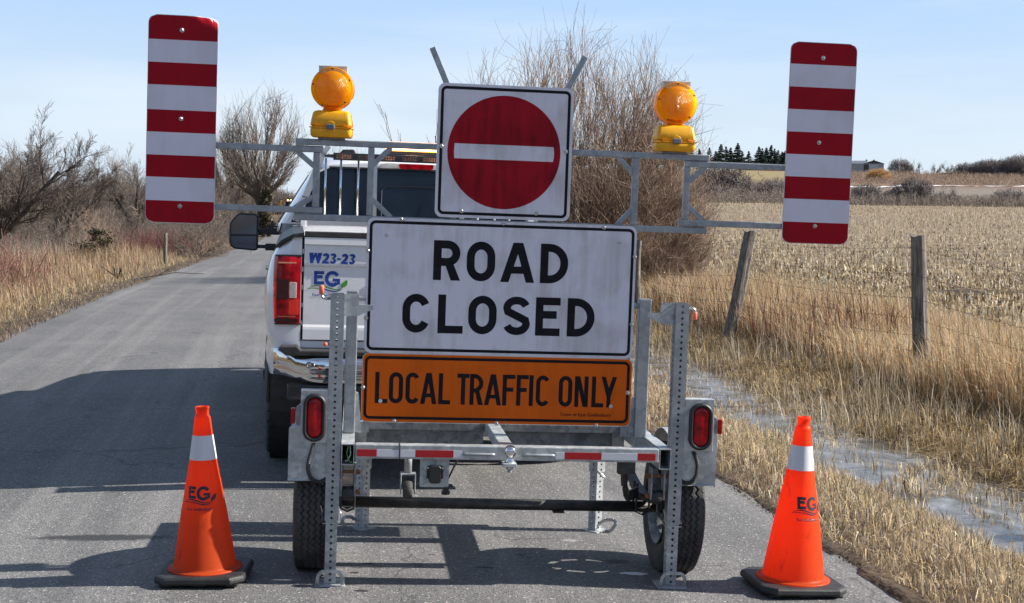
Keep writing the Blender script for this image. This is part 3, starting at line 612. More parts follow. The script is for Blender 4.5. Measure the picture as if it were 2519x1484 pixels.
    rings = [(.017, -.006), (.0185, -.012), (.022, -.0155), (.03, -.0175), (.04, -.0185)]
    for ins, y in rings: vs += stadium(lx0, lx1, lz0, lz1, y, ins)
    b.add(vs, [(i*n+k, i*n+(k+1) % n, (i+1)*n+(k+1) % n, (i+1)*n+k) for i in range(len(rings)-1) for k in range(n)]+[tuple((len(rings)-1)*n+k for k in range(n))])
    fixn(part(b, 'lens', 'redlens', lamp, smooth=True))
    zc = .707 if side < 0 else .694; xs = xa if side < 0 else xb
    b = MB(); poly = [(xs, zc+.05), (xs+side*.018, zc+.034), (xs+side*.022, zc+.02), (xs+side*.022, zc-.02), (xs+side*.018, zc-.034), (xs, zc-.052)]
    b.prism(poly, .008, .045); mk = fixn(part(b, 'side_marker', M['clear'], bevel=.002)); mk.data.materials[0] = M['galvd']
    fixn(part(MB().prism(rrect(min(xs+side*.022, xs+side*.040), max(xs+side*.022, xs+side*.040), zc-.033, zc+.031, .005, 3), .006, .046), 'marker_lens', 'redlens', mk, bevel=.003))
    if side < 0: pth = [(-.800, .012, .598), (-.806, .0, .57), (-.818, -.006, .53), (-.822, -.006, .49), (-.812, -.004, .455), (-.79, 0, .437), (-.765, .002, .434), (-.745, .01, .45)]
    else: pth = [(.800, .012, .589), (.812, .0, .57), (.822, -.004, .53), (.820, -.004, .49), (.808, -.002, .462), (.79, 0, .45), (.768, .004, .452), (.757, .01, .462)]
    # ribbed conduit
    Pv = [Vector(p) for p in pth]; pp = []; rr = []
    for i in range(len(Pv)-1):
        for k in range(12): pp.append(Pv[i].lerp(Pv[i+1], k/12)); rr.append(.0088 if k % 2 else .0072)
    for _ in range(6): pp = [pp[0]]+[(pp[i-1]+pp[i]*2+pp[i+1])/4 for i in range(1, len(pp)-1)]+[pp[-1]]
    part(MB().tube(pp, rr, 10), 'conduit', 'conduit')
# rear cross beam, tape and slots
b = MB().box(-.629, .647, -.030, .022, .541, .600); beam = part(b, 'rear_beam', 'galvp', bevel=.004)
yt = -.0325
def tape(x0, x1, m, z0=.5505, z1=.5795): part(MB().box(x0, x1, yt, -.0302, z0, z1), 'reflective_tape', m, beam)
for x0, x1, m in [(-.622, -.541, 'redtape'), (-.5405, -.450, 'whitetape'), (-.443, -.382, 'whitetape'), (-.3815, -.224, 'redtape'), (-.2235, -.188, 'whitetape'), (.205, .243, 'whitetape'), (.2435, .400, 'redtape'), (.4005, .554, 'whitetape'), (.5545, .632, 'redtape')]: tape(x0, x1, m)
for x0, x1 in ((-.183, -.052), (.068, .20)): part(MB().tube([(x0, -.029, .566), (x0+.01, -.033, .566), (x1-.01, -.033, .566), (x1, -.029, .566)], .006, 8), 'weld_bead', 'galv', beam, smooth=True)
part(MB().box(-.448, -.445, -.0335, .024, .538, .602), 'cable_tie', 'plastic', beam)
# hitch ball
b = MB(); prof = [(0, .604+.008)]
prof = [(0, .6125)]+[(.0262*math.sin(a), .5862+.0262*math.cos(a)) for a in np.linspace(.2, 2.55, 12)]+[(.0145, .560), (.014, .553), (.021, .546), (.0215, .540), (.0, .540)]
hb = part(b.lathe(prof, (.010, -.062, 0), n=28), 'hitch_ball', 'chrome', smooth=True)
b = MB().box(-.022, .036, -.092, -.030, .524, .5395); part(b, 'ball_shelf', 'galvp', hb, bevel=.002)
part(MB().lathe([(0, .5235), (.016, .5235), (.0165, .512), (.0, .512), ], (.010, -.062, 0), n=6), 'nut', 'zinc', hb); part(MB().lathe([(0, .5118), (.0095, .5118), (.0095, .498), (0, .497)], (.010, -.062, 0), n=12), 'bolt', 'galvd', hb)
# middle tongue with coupler, tray, deck, front frame
tg = part(MB().box(-.025, .032, .023, 1.62, .545, .5985), 'tongue', 'galvp', bevel=.004)
part(MB().box(-.03, .037, 1.62, 1.80, .52, .585), 'coupler', 'galvd', tg, bevel=.015, seg=3)
tray = MB().box(-.575, -.0255, .75, .757, .455, .535).box(.0325, .634, .75, .757, .455, .535).box(-.575, .634, .742, .80, .536, .5445); part(tray, 'cross_channel', 'galvd', bevel=.001)
part(MB().box(-.631, .649, .70, .741, .5446, .582), 'cross_tube', 'galvd', bevel=.003)
part(MB().box(-.630, -.577, .725, .731, .455, .580), 'corner_plate', 'galvp'); part(MB().box(.59, .648, .725, .731, .47, .58), 'corner_plate', 'galvp')
part(MB().box(-.70, .72, 1.06, 1.105, .46, .511), 'front_beam', 'galvp', bevel=.004)
b = MB()
for i in range(30):
    x = -.56+i*.04
    for j in range(9):
        y = .80+j*.03
        if x < .55: b.bar((x, y, .55), (x+.02, y+.015, .552), .003, .003, up=(0, 0, 1)).bar((x+.02, y+.015, .552), (x+.04, y, .55), .003, .003, up=(0, 0, 1)).bar((x+.02, y+.015, .552), (x+.02, y+.03, .55), .002, .002, up=(0, 0, 1)) if False else b.bar((x, y, .55), (x+.02, y+.015, .552), .0035, .003, up=(0, 0, 1)).bar((x+.02, y+.015, .552), (x+.04, y, .55), .0035, .003, up=(0, 0, 1)).bar((x, y+.03, .55), (x+.02, y+.015, .552), .0035, .003, up=(0, 0, 1)).bar((x+.02, y+.015, .552), (x+.04, y+.03, .55), .0035, .003, up=(0, 0, 1))
part(b, 'mesh_deck', 'galvd')
box = part(MB().box(.05, .48, .82, 1.02, .605, .90), 'battery_box', 'galvp', bevel=.006); part(MB().box(.045, .485, .815, 1.025, .901, .912), 'box_lid', 'galvp', box)
# front jack legs, set square to the diagonal
for cx in (-.582, .578):
    lg = part(perf_post(cx, 1.03, .0475, .008, .50, R(45) if cx < 0 else R(38)), 'jack_leg', 'galvp')
    part(perf_post(cx, 1.03, .056, .30, .4595, R(45) if cx < 0 else R(38)), 'leg_sleeve', 'galvp', lg)
    b = MB(); d = -1 if cx < 0 else 1
    b.add([(cx-.072, 1.03, .001), (cx, .965, .001), (cx+.072, 1.03, .001), (cx, 1.095, .001), (cx-.072, 1.03, .007), (cx, .965, .007), (cx+.072, 1.03, .007), (cx, 1.095, .007)], [(3, 2, 1, 0), (4, 5, 6, 7), (0, 1, 5, 4), (1, 2, 6, 5), (2, 3, 7, 6), (3, 0, 4, 7)])
    h = [(cx+d*.045, 1.0, .006), (cx+d*.075, .985, .012), (cx+d*.098, .98, .05), (cx+d*.085, .99, .066), (cx+d*.052, 1.01, .062), (cx+d*.035, 1.03, .045)]
    for i in range(5): b.bar(h[i], h[i+1], .016, .007, up=(0, 1, 0))
    part(b, 'foot_plate', 'galvp', lg)
    if cx > 0: part(MB().tube([(cx-.005, .985, .315), (cx+.012, .98, .30), (cx+.03, .978, .283), (cx+.022, .98, .278), (cx-.006, .985, .308)], .003, 6), 'hairpin', 'zinc', lg)
# axle, springs, hangers
ax = part(MB().tube([(-.70, .32, .286), (.72, .32, .278)], .0245, 20), 'axle', 'axle', smooth=True)
part(MB().box(.255, .305, .30, .34, .248, .2545), 'axle_tab', 'axle', ax)
for s_, x in ((-1, -.655), (1, .655)):
    sp = MB()
    for k, (hl, dz) in enumerate(((.30, 0), (.24, -.008), (.17, -.016))):
        pts = [(x, .32+hl*q, .345+dz-.04*(1-(q*hl/.30)**2)+.045) for q in np.linspace(-1, 1, 13)]
        for i in range(12): sp.bar(pts[i], pts[i+1], .045, .0075, up=(1, 0, 0)) if False else sp.bar(pts[i], pts[i+1], .0075, .045, up=(1, 0, 0))
    sp = part(sp, 'leaf_spring', 'axle')
    b = MB()
    for yy in (.29, .35): b.tube([(x-.028, yy, .39), (x-.03, yy, .30), (x-.028, yy, .262), (x, yy, .25), (x+.028, yy, .262), (x+.03, yy, .30), (x+.028, yy, .39)], .006, 8)
    b.box(x-.034, x+.034, .275, .365, .315, .325); part(b, 'axle_clamp', 'axle', sp)
    b = MB().box(x-.032, x-.024, .0, .05, .375, .512).box(x+.024, x+.032, .0, .05, .375, .512); hg = part(b, 'spring_hanger', 'galvd', bevel=.002)
    for zz in (.39, .475):
        part(MB().tube([(x-.05, .025, zz), (x+.05, .025, zz)], .0065, 8), 'hanger_bolt', 'rust', hg)
        for dx in (-.04, .04): part(MB().lathe([(0, -.006), (.012, -.006), (.012, .006), (0, .006)], (x+dx, .025, zz), 'x', n=6), 'hanger_nut', 'rust', hg)
    part(MB().tube([(x-.023, .025, .385), (x+.023, .025, .385)], .03, 14), 'spring_eye', 'axle', sp, smooth=True)
b = MB(); pts = [(.505, .0, .50), (.512, .01, .44), (.525, .04, .40), (.548, .10, .372), (.58, .18, .36), (.62, .25, .362)]
for i in range(5): b.bar(pts[i], pts[i+1], .012, .045, up=(0, 0, 1))
b.box(.478, .55, -.02, .022, .488, .5405); part(b, 'shock_mount', 'axle', label='black curved spring link under the right rail')
# jack with castor
j = part(MB().tube([(-.400, .20, .545), (-.400, .20, .44)], .0165, 16), 'swivel_jack', 'galvp', smooth=True)
b = MB().box(-.432, -.427, .175, .225, .35, .44).box(-.371, -.366, .175, .225, .35, .44).box(-.427, -.371, .18, .22, .432, .44); part(b, 'castor_fork', 'clear', j, bevel=.002).data.materials[0] = M['galvp']
part(MB().lathe([(0, -.02), (.035, -.02), (.043, -.016), (.045, 0), (.043, .016), (.035, .02), (0, .02)], (-.399, .20, .372), 'x', n=24), 'castor_wheel', 'rubber', j, smooth=True)
# socket plate
sk = part(MB().prism(rrect(-.359, -.238, .421, .5405, .006, 3), -.006, -.002), 'socket_plate', 'galvp'); fixn(sk)
b = MB().prism(rrect(-.331, -.262, .449, .512, .008, 4), -.018, -.006); so_ = fixn(part(b, 'trailer_socket', 'plastic', sk, bevel=.003))
fixn(part(MB().prism(rrect(-.322, -.271, .440, .515, .014, 4), -.034, -.018), 'socket_cap', 'plastic', sk, bevel=.005, seg=3))
b = MB()
for x in (-.326, -.267):
    for z in (.455, .504): b.lathe([(0, -.0), (.0045, -.0), (.0045, .004), (.002, .0055), (0, .0055)], (x, -.018, z), 'y', n=10)
part(b, 'screw', 'zinc', sk)
cb = part(MB().tube([(-.175, .12, .545), (-.20, .12, .50), (-.228, .12, .44), (-.238, .12, .415)], .0042, 8), 'cable', 'plastic', smooth=True)
b = MB().lathe([(0, .0), (.010, .0), (.013, -.03), (.019, -.038), (.018, -.05), (0, -.05)], (-.24, .12, .415), n=14); b.bar((-.268, .12, .408), (-.212, .12, .402), .012, .01)
part(b, 'cable_plug', 'plastic', cb)
part(MB().tube([(-.658, -.02, .59), (-.664, -.022, .56), (-.655, -.022, .53), (-.64, -.02, .522)], .002, 6), 'loom_wire', 'green')
part(MB().tube([(-.65, -.018, .59), (-.648, -.022, .555), (-.66, -.022, .53), (-.67, -.02, .528)], .002, 6), 'loom_wire', 'clear')

# wheels with real tread
def tyre(name, m, Rr_, w, parent, loc, pattern, rim_r, n=240):
    """outer surface swept round; radial height from a tread pattern"""
    K = 84; s = np.linspace(-1, 1, K); v = []; 
    for a in range(n):
        th = 2*PI*a/n
        for q in s:
            x = q*w/2; shoulder = max(0, (abs(q)-.80)/.2); r = Rr_-(.22*w)*shoulder**2.2*.55
            if abs(q) < .86: r -= pattern(th, q)
            v.append((x, r*math.cos(th), r*math.sin(th)))
    f = [(a*K+k, a*K+k+1, ((a+1) % n)*K+k+1, ((a+1) % n)*K+k) for a in range(n) for k in range(K-1)]
    # sidewalls
    b = MB(); b.add(v, f)
    e = Rr_-.22*w*.55
    for sg in (-1, 1):
        prof = [(e, sg*w/2), (e-.018, sg*w*.515), ((e+rim_r)/2+.02, sg*w*.535), ((e+rim_r)/2-.01, sg*w*.53), (rim_r+.012, sg*w*.46), (rim_r, sg*w*.42), (rim_r-.004, sg*w*.36)]
        b.lathe([(r, h) for r, h in prof], axis='x', n=72)
    o = b.build(name, m, parent, smooth=True); fixn(o); o.location = loc
    return o
def trib(th, q):
    d = .0
    for k, c in enumerate((-.54, -.2, .14, .48)):
        zz = c+.085*(2/PI)*math.asin(math.sin(th*58+k)); 
        if abs(q-zz) < .045: d = .0085
    if abs(q) > .72 and math.sin(th*58) > .75: d = .004
    return d
def tblk(th, q):
    d = 0
    for c in (-.5, .5, 0.):
        if abs(q-c-.02*math.sin(th*40)) < .04: d = .012
    if abs(q) >= .5 and (th*34/(2*PI)+.2*q) % 1 < .16: d = .012
    if abs(q) < .5 and (th*34/(2*PI)*1.0+q*1.6) % 1 < .12: d = .011
    if abs(q) < .5 and (th*34/(2*PI)*.5-q*1.1) % 1 < .07: d = .010
    return d
for s_, x in ((-1, -.797), (1, .800)):
    wh = bpy.data.objects.new('wheel', None); COL.objects.link(wh); wh.parent = TR; wh.location = (x, .32, .287 if s_ < 0 else .282)
    tyre('tyre', M['rubber'], .291, .158 if s_ < 0 else .160, wh, (0, 0, 0), trib, .165, n=464)
    b = MB(); b.lathe([(.166, -.08), (.160, -.076), (.152, -.06), (.138, -.045), (.138, .04), (.152, .06), (.160, .072), (.166, .078)], axis='x', n=48)
    b.lathe([(.138, .040), (.146, .041), (.146, .037), (.138, .036)], axis='x', n=48)
    # disc with eight oval openings
    v = []; f = []; n = 96
    for k in range(n):
        a = 2*PI*k/n; hole = (k % 12) in (3, 4, 5, 6, 7, 8)
        for r in (.138, .118, .098, .078, .03, 0.001): v.append((s_*(.02+(.02 if r < .08 else 0)), r*math.cos(a), r*math.sin(a)))
    for k in range(n):
        k2 = (k+1) % n
        for j in range(5):
            if j == 1 and (k % 12) in (2, 3, 4, 5, 6, 7, 8, 9): continue
            f.append((k*6+j, k2*6+j, k2*6+j+1, k*6+j+1))
    b.add(v, f); rm = b.build('rim', M['galvd'], wh, smooth=True)
    part(MB().lathe([(0, -.07), (.03, -.07), (.036, -.05), (.036, .0), (.028, .06), (.024, .075), (0, .078)], axis='x', n=24), 'hub', 'axle', wh, smooth=True)
    # fender
    xo, xi = (-.903, -.735) if s_ < 0 else (.742, .905)
    A = [R(29), R(24)]; angs = np.linspace(R(26), R(154), 26); v = []
    out = xo if s_ < 0 else xi; rad = .35
    for a in angs:
        y, z = .32-rad*math.cos(a), .285+rad*math.sin(a)
        for px, dr in ((xo, -.0), (xi, 0.)):
            v.append((px, y, z))
        ox = xo if s_ < 0 else xi
        v.append((ox, .32-(rad-.028)*math.cos(a), .285+(rad-.028)*math.sin(a)))
    f = []
    for i in range(len(angs)-1):
        f.append((i*3, i*3+1, i*3+4, i*3+3))
        o_ = 0 if s_ < 0 else 1; f.append((i*3+o_, i*3+3+o_, i*3+5, i*3+2))
    # straight rear drop
    n0 = len(v); yb = .32-rad*math.cos(angs[0])-.0; 
    v += [(xo, yb, .449), (xi, yb, .449), (xo, yb-.012, .66), (xi, yb-.012, .66)]
    b = MB().add(v[:n0], f); fd = b.build('fender', M['galvp'], TR, smooth=False); sm = fd.modifiers.new('s', 'SOLIDIFY'); sm.thickness = .003
    poly = rrect(xo, xi, .447, .668, .018, 5)
    fixn(part(MB().prism(poly, -.0 +.006, .0095), 'fender_skirt', 'galvp', fd))
# upper sign frame
LOWER = set(o.name for o in TR.children)
FR = MB()
yb0, yb1 = .268, .296
def hb_(z0, z1, x0, x1, name='frame_beam', m='galv', ya=.268, yb=.296, bev=.0035): return part(MB().box(x0, x1, ya, yb, z0, z1), name, m, bevel=bev)
hb_(1.831, 1.858, -.918, .887); hb_(1.510, 1.538, -.918, .889)
for x0, x1 in ((-.610, -.583), (.544, .573)): hb_(1.5385, 1.8305, x0, x1, 'frame_post'); 
for x0, x1 in ((-.599, -.572), (.540, .568)): part(MB().box(x0, x1, .270, .294, .60, 1.5095), 'mast_post', 'galv', bevel=.003)
def brace(a, b_, name='gusset', w=.022): part(MB().bar((a[0], .282, a[1]), (b_[0], .282, b_[1]), w, .022), name, 'galv', bevel=.002)
brace((-.512, 1.834), (-.590, 1.756)); brace((-.590, 1.612), (-.505, 1.533)); brace((.478, 1.834), (.550, 1.762)); brace((.550, 1.607), (.484, 1.535))
# hinged wings with striped boards
def board(name, x0, x1, z0, z1, stripes, damaged, parent):
    cols = 26; zs = []; mi = []
    zb = sorted(stripes); 
    for k in range(len(zb)-1):
        m_ = 10 if k in (0, len(zb)-2) else 5
        for i in range(m_): zs.append(zb[k]+(zb[k+1]-zb[k])*i/m_); mi.append(k % 2)
    zs.append(zb[-1]); rr = .034; ins = .003
    def hw(z, e):
        d = min(z-(z0+e), (z1-e)-z); w = (x1-x0)/2-e
        if d < rr: w -= rr-math.sqrt(max(0, rr*rr-(rr-max(d, 0))**2))
        return w
    def bend(x, y, z):
        if damaged:
            k = (x-(x0+.80*(x1-x0)))/(x1-x0)*2.2+(z-(z1-.034))/.06
            if k > .0:
                q = min(k, 1.1); y += .030*q*q+.0018*math.sin(x*120+z*60)*min(1, q*2); z -= .008*q*q
        return (x, y, z)
    def sheet(e, y, mats, nm, par, ft):
        v = []; f = []; zz = [min(max(z, z0+e), z1-e) for z in zs]
        for z in zz:
            w = hw(z, e); cx = (x0+x1)/2
            for i in range(cols): v.append(bend(cx+w*(2*i/(cols-1)-1), y, z))
        midx = []
        for r in range(len(zz)-1):
            for i in range(cols-1): f.append((r*cols+i, r*cols+i+1, (r+1)*cols+i+1, (r+1)*cols+i)); midx.append(mi[r] if len(mats) > 1 else 0)
        o = raw_mesh(nm, v, f, None, par, mats=mats, midx=midx)
        return o
    p = sheet(0, .2545, [M['alu']], name, parent, 0); sm = p.modifiers.new('s', 'SOLIDIFY'); sm.thickness = .004; sm.offset = 0; p.data.materials[0] = M['whitetape']
    sheet(.0022, .2517, [M['red_clean'], M['white_clean']], 'striped_face', p, 0)
    return p
def bolts(parent, pts, y, r=.0085, m='zinc'):
    for x, z in pts:
        b = MB(); b.lathe([(r*1.15, 0), (r*1.15, .002), (0, .002)], (x, y, z), 'y', n=18); b.lathe([(r*.72, .002), (r*.72, .006), (r*.55, .0075), (0, .0078)], (x, y, z), 'y', n=6)
        part(b, 'bolt', m, parent)
wl_ = MB(); 
for (z0, z1, x0, x1) in ((1.8005, 1.8265, -1.46, -.801), (1.541, 1.5675, -1.46, -.799)): hb_(z0, z1, x0, x1, 'wing_arm')
hb_(1.568, 1.800, -.842, -.814, 'wing_post'); brace((-.912, 1.803), (-.838, 1.742)); brace((-.916, 1.562), (-.838, 1.612))
for (z0, z1, x0, x1) in ((1.8015, 1.829, .776, 1.45), (1.5425, 1.5705, .758, 1.45)): hb_(z0, z1, x0, x1, 'wing_arm')
hb_(1.571, 1.801, .776, .803, 'wing_post'); brace((.872, 1.805), (.800, 1.738)); brace((.872, 1.566), (.800, 1.632))
for x0, x1, z in ((-.915, -.803, 1.827), (-.915, -.803, 1.5385), (.78, .878, 1.8295), (.78, .878, 1.5385)): part(MB().box(x0, x1, .266, .298, z, z+.0015 if z > 1.6 else z+.0025), 'hinge_plate', 'galvd')
L = [1.480, 1.5735, 1.672, 1.7645, 1.860, 1.953, 2.0565, 2.150, 2.2445, 2.3475]
bl = board('striped_board', -1.536, -1.249, 1.480, 2.3475, L, True, TR); bl['label'] = 'striped board with its top corner dented back'
bolts(bl, [(-1.397, 2.286), (-1.394, 1.918), (-1.392, 1.552)], .2515)
L = [1.483+(2.3695-1.483)*k/9 for k in range(10)]; L[1] = 1.578; L[8] = 2.272
br_ = board('striped_board', 1.226, 1.530, 1.483, 2.3695, L, False, TR); br_['label'] = 'striped board, straight and clean'
bolts(br_, [(1.375, 2.302), (1.375, 1.931), (1.375, 1.562)], .2515)
# prongs
for a, b_ in (((-.349, 2.268), (-.255, 2.06)), ((.318, 2.262), (.215, 2.06))): part(MB().bar((a[0], .285, a[1]), (b_[0], .285, b_[1]), .026, .026), 'support_prong', 'galv', bevel=.0025)
part(MB().box(-.30, .25, .27, .296, 2.03, 2.056), 'support_rail', 'galv')
part(MB().box(-.25, -.222, .262, .268, 1.54, 2.05), 'support_strap', 'galv'); part(MB().box(.17, .198, .262, .268, 1.54, 2.05), 'support_strap', 'galv')
# sign plates
def sign(name, x0, x1, z0, z1, r, m, parent=TR, y=.252, back='alu'):
    p = fixn(part(MB().prism(rrect(x0, x1, z0, z1, r, 8), y, y+.004), name, back, parent))
    fixn(part(MB().prism(rrect(x0+.0018, x1-.0018, z0+.0018, z1-.0018, r-.001, 8), y-.0006, y-.0001), 'sign_face', m, p))
    return p
def border(parent, x0, x1, z0, z1, r, t, y, m='black_ink'):
    a = rrect(x0, x1, z0, z1, r, 8); c = rrect(x0+t, x1-t, z0+t, z1-t, max(r-t, .002), 8)
    v = [(p[0], y, p[1]) for p in a]+[(p[0], y, p[1]) for p in c]; b = MB().add(v, ring(a, c)); part(b, 'border', m, parent)
dn = sign('no_entry_sign', -.3175, .270, 1.5445, 2.1185, .03, M['white_sheet'])
border(dn, -.305, .2575, 1.557, 2.106, .024, .0125, .2508)
disc = MB().face([(-.0255+.2455*math.cos(2*PI*i/96), 1.831+.2435*math.sin(2*PI*i/96)) for i in range(96)], .2508); part(disc, 'red_disc', 'red_sheet', dn)
bar_ = [(-.2405, 1.799), (.1885, 1.799), (.1915, 1.815), (.1925, 1.831), (.1915, 1.847), (.1885, 1.863), (-.2405, 1.863), (-.2425, 1.831)]
part(MB().face(bar_, .2502), 'white_bar', 'white_sheet', dn)
bolts(dn, [(-.2015, 1.5745), (.1235, 1.5755), (-.2955, 1.849), (.2425, 1.846)], .2505)
rc = sign('road_closed_sign', -.6045, .573, .9495, 1.5335, .03, M['white_sheet'])
# square lower corners are covered by the orange plate butting below
border(rc, -.593, .562, .962, 1.521, .026, .0125, .2508)
lt = MB()
letters(lt, [('R', -.3155, -.200), ('O', -.1715, -.0475), ('A', -.0235, .1255), ('D', .1505, .2725)], .172, .0345, 1.2725, .2508)
letters(lt, [('C', -.4425, -.324), ('L', -.289, -.1795), ('O', -.157, -.0335), ('S', -.0055, .1135), ('E', .1375, .246), ('D', .2775, .3985)], .168, .0335, 1.0425, .2508)
part(lt, 'lettering', 'black_ink', rc)
bolts(rc, [(-.458, 1.5295), (-.017, 1.528), (.425, 1.525), (-.5975, 1.391), (-.5985, 1.100), (.5675, 1.400), (.5665, 1.103)], .2505)
for x, z in ((-.519, 1.459), (.496, 1.461)): part(MB().lathe([(.0085, 0), (.0085, .002), (.004, .0024), (.004, .0005), (0, .0005)], (x, .2508, z), 'y', n=16), 'rivet', 'zinc', rc)
lo_ = sign('local_traffic_sign', -.6085, .5765, .6505, .949, .026, M['orange_sheet'])
border(lo_, -.598, .566, .6635, .9375, .026, .0125, .2508)
lt = MB()
letters(lt, [('L', -.5505, -.4965), ('O', -.4905, -.430), ('C', -.4185, -.359), ('A', -.3545, -.2835), ('L', -.2755, -.2235), ('T', -.1955, -.142), ('R', -.1395, -.081), ('A', -.0755, -.0005), ('F', .004, .059), ('F', .0655, .118), ('I', .121, .139), ('C', .1515, .211),
             ('O', .252, .312), ('N', .323, .3835), ('L', .399, .4525), ('Y', .4405, .510)], .1355, .0182, .733, .2508)
part(lt, 'lettering', 'black_ink', lo_)
lt = MB(); place_text(lt, 'Town of East Gwillimbury', .261, .489, .6865, .7065, .2508, .012); part(lt, 'owner_name', 'black_ink', lo_)
bolts(lo_, [(-.463, .6565), (-.017, .654), (.425, .652), (-.6015, .801), (.561, .800)], .2505)
for x, z, m in ((-.526, .742, 'whitetape'), (.487, .738, 'zinc')): part(MB().lathe([(.0085, 0), (.0085, .002), (.004, .0024), (.004, .0005), (0, .0005)], (x, .2505, z), 'y', n=16), 'rivet', m, lo_)
# warning lamps
def warning_lamp(cx, zb, lab, turn):
    e = bpy.data.objects.new('warning_lamp', None); COL.objects.link(e); e.parent = TR; e.location = (cx, .282, zb); e.rotation_euler = (0, 0, turn); e['label'] = lab
    part(MB().box(-.055, .055, -.03, .03, 0, .006), 'base_plate', 'galvd', e)
    def shell(z0, z1, w0, w1, d0, d1, r, name, m):
        v = []; n = None; lv = [(z0, w0-.006, d0-.006), (z0+.008, w0, d0), ((z0+z1)/2, (w0+w1)/2, (d0+d1)/2), (z1-.012, w1, d1), (z1-.004, w1-.006, d1-.006), (z1, w1-.016, d1-.016)]
        for z, w, d in lv:
            q = rrect(-w, w, -d, d, r, 5); n = len(q); v += [(p[0], p[1], z) for p in q]
        f = [(i*n+k, i*n+(k+1) % n, (i+1)*n+(k+1) % n, (i+1)*n+k) for i in range(len(lv)-1) for k in range(n)]+[tuple(range(n))[::-1], tuple((len(lv)-1)*n+k for k in range(n))]
        return part(MB().add(v, f), name, m, e, smooth=False, bevel=0)
    c1 = shell(.008, .052, .0865, .088, .052, .054, .016, 'case_bottom', 'yellow')
    c2 = shell(.0525, .122, .088, .0795, .054, .044, .016, 'case_top', 'yellow')
    for c in (c1, c2): c.data.polygons.foreach_set('use_smooth', [True]*len(c.data.polygons)); c.modifiers.new('e', 'EDGE_SPLIT').split_angle = R(50)
    b = MB().prism(rrect(-.09, .09, .046, .0515, .002, 2), -.0565, .0565); fixn(part(b, 'case_seam', 'yellow', e))
    b = MB().lathe([(0, 0), (.021, 0), (.023, -.001), (.023, -.004), (0, -.004)], (0, -.0535, .053), 'y', n=24); part(b, 'latch_boss', 'yellow', e)
    fixn(part(MB().prism(rrect(-.019, .019, .041, .062, .006, 4), -.0655, -.055), 'latch', 'grey', e, bevel=.003))
    for x in (-.058, .058): fixn(part(MB().prism(rrect(x-.007, x+.007, .053, .061, .001, 1), -.0572, -.053), 'reflector', 'amber', e))
    # lens drum: two fresnel faces with a rim
    ze = .2165; r0 = .0905
    b = MB().lathe([(r0-.003, .034), (r0, .030), (r0, -.030), (r0-.003, -.034), (.073, -.035)], axis='y', n=64); ln_ = part(b, 'lens_rim', 'amber', e, smooth=True); ln_.location = (0, 0, ze)
    for sg in (-1, 1):
        prof = [(.0735, sg*-.034), (.072, sg*-.038), (.066, sg*-.043), (.055, sg*-.048), (.04, sg*-.052), (.022, sg*-.0545), (.0, sg*-.055)]
        o = part(MB().lathe([(r, -h) for r, h in prof], axis='y', n=64), 'lens', 'amber', e, smooth=True); o.location = (0, 0, ze)
    part(MB().lathe([(0, .012), (.012, .010), (.014, 0), (.006, -.02), (0, -.02)], (0, 0, 0), 'z', n=16), 'bulb', 'clear', e, smooth=True).location = (0, 0, ze)
    b = MB(); v = []
    b.prism([(-.044, .116), (-.034, .138), (-.030, .150), (.030, .150), (.034, .138), (.044, .116)], -.02, .02); fixn(part(b, 'lens_neck', 'amber', e, bevel=.006))
    for k in range(5):
        a = R(90+k*72+8*(k > 0)); part(MB().lathe([(.0045, 0), (.0045, .003), (0, .003)], (.082*math.cos(a), -.0335, ze+.082*math.sin(a)), 'y', n=10), 'lens_screw', 'rust', e)
    # solar cell housing on top
    b = MB(); b.prism([(-.060, .283), (-.060, .309), (.060, .309), (.060, .283), (.045, .279), (-.045, .279)], -.018, .026); sh = fixn(part(b, 'solar_housing', 'clear', e))
    part(MB().box(-.061, .061, -.022, .030, .309, .3125), 'solar_lid', 'clear', e, bevel=.001)
    return e
warning_lamp(-.767, 1.858, 'amber lens lamp on the left end of the top beam', R(-4)); warning_lamp(.724, 1.858, 'amber lens lamp on the right end of the top beam', R(4))

# the sign frame is hung a little askew of the chassis: turned about its middle, both striped boards the same size
def true_size(p): k = 1-.0079*p[0]; return (p[0]*(k-.0053), p[1], 1.59+(p[2]-1.59)*k)
for o in [c for c in TR.children if c.name not in LOWER]:
    if o.type == 'EMPTY': o.location = true_size(o.location)
    else:
        for q in [o]+list(o.children_recursive):
            for v_ in q.data.vertices: v_.co = true_size(v_.co)
    o.matrix_basis = Matrix.Translation((0, .27, 0)) @ Matrix.Rotation(R(-2.7), 4, 'Z') @ Matrix.Translation((0, -.27, 0)) @ o.matrix_basis

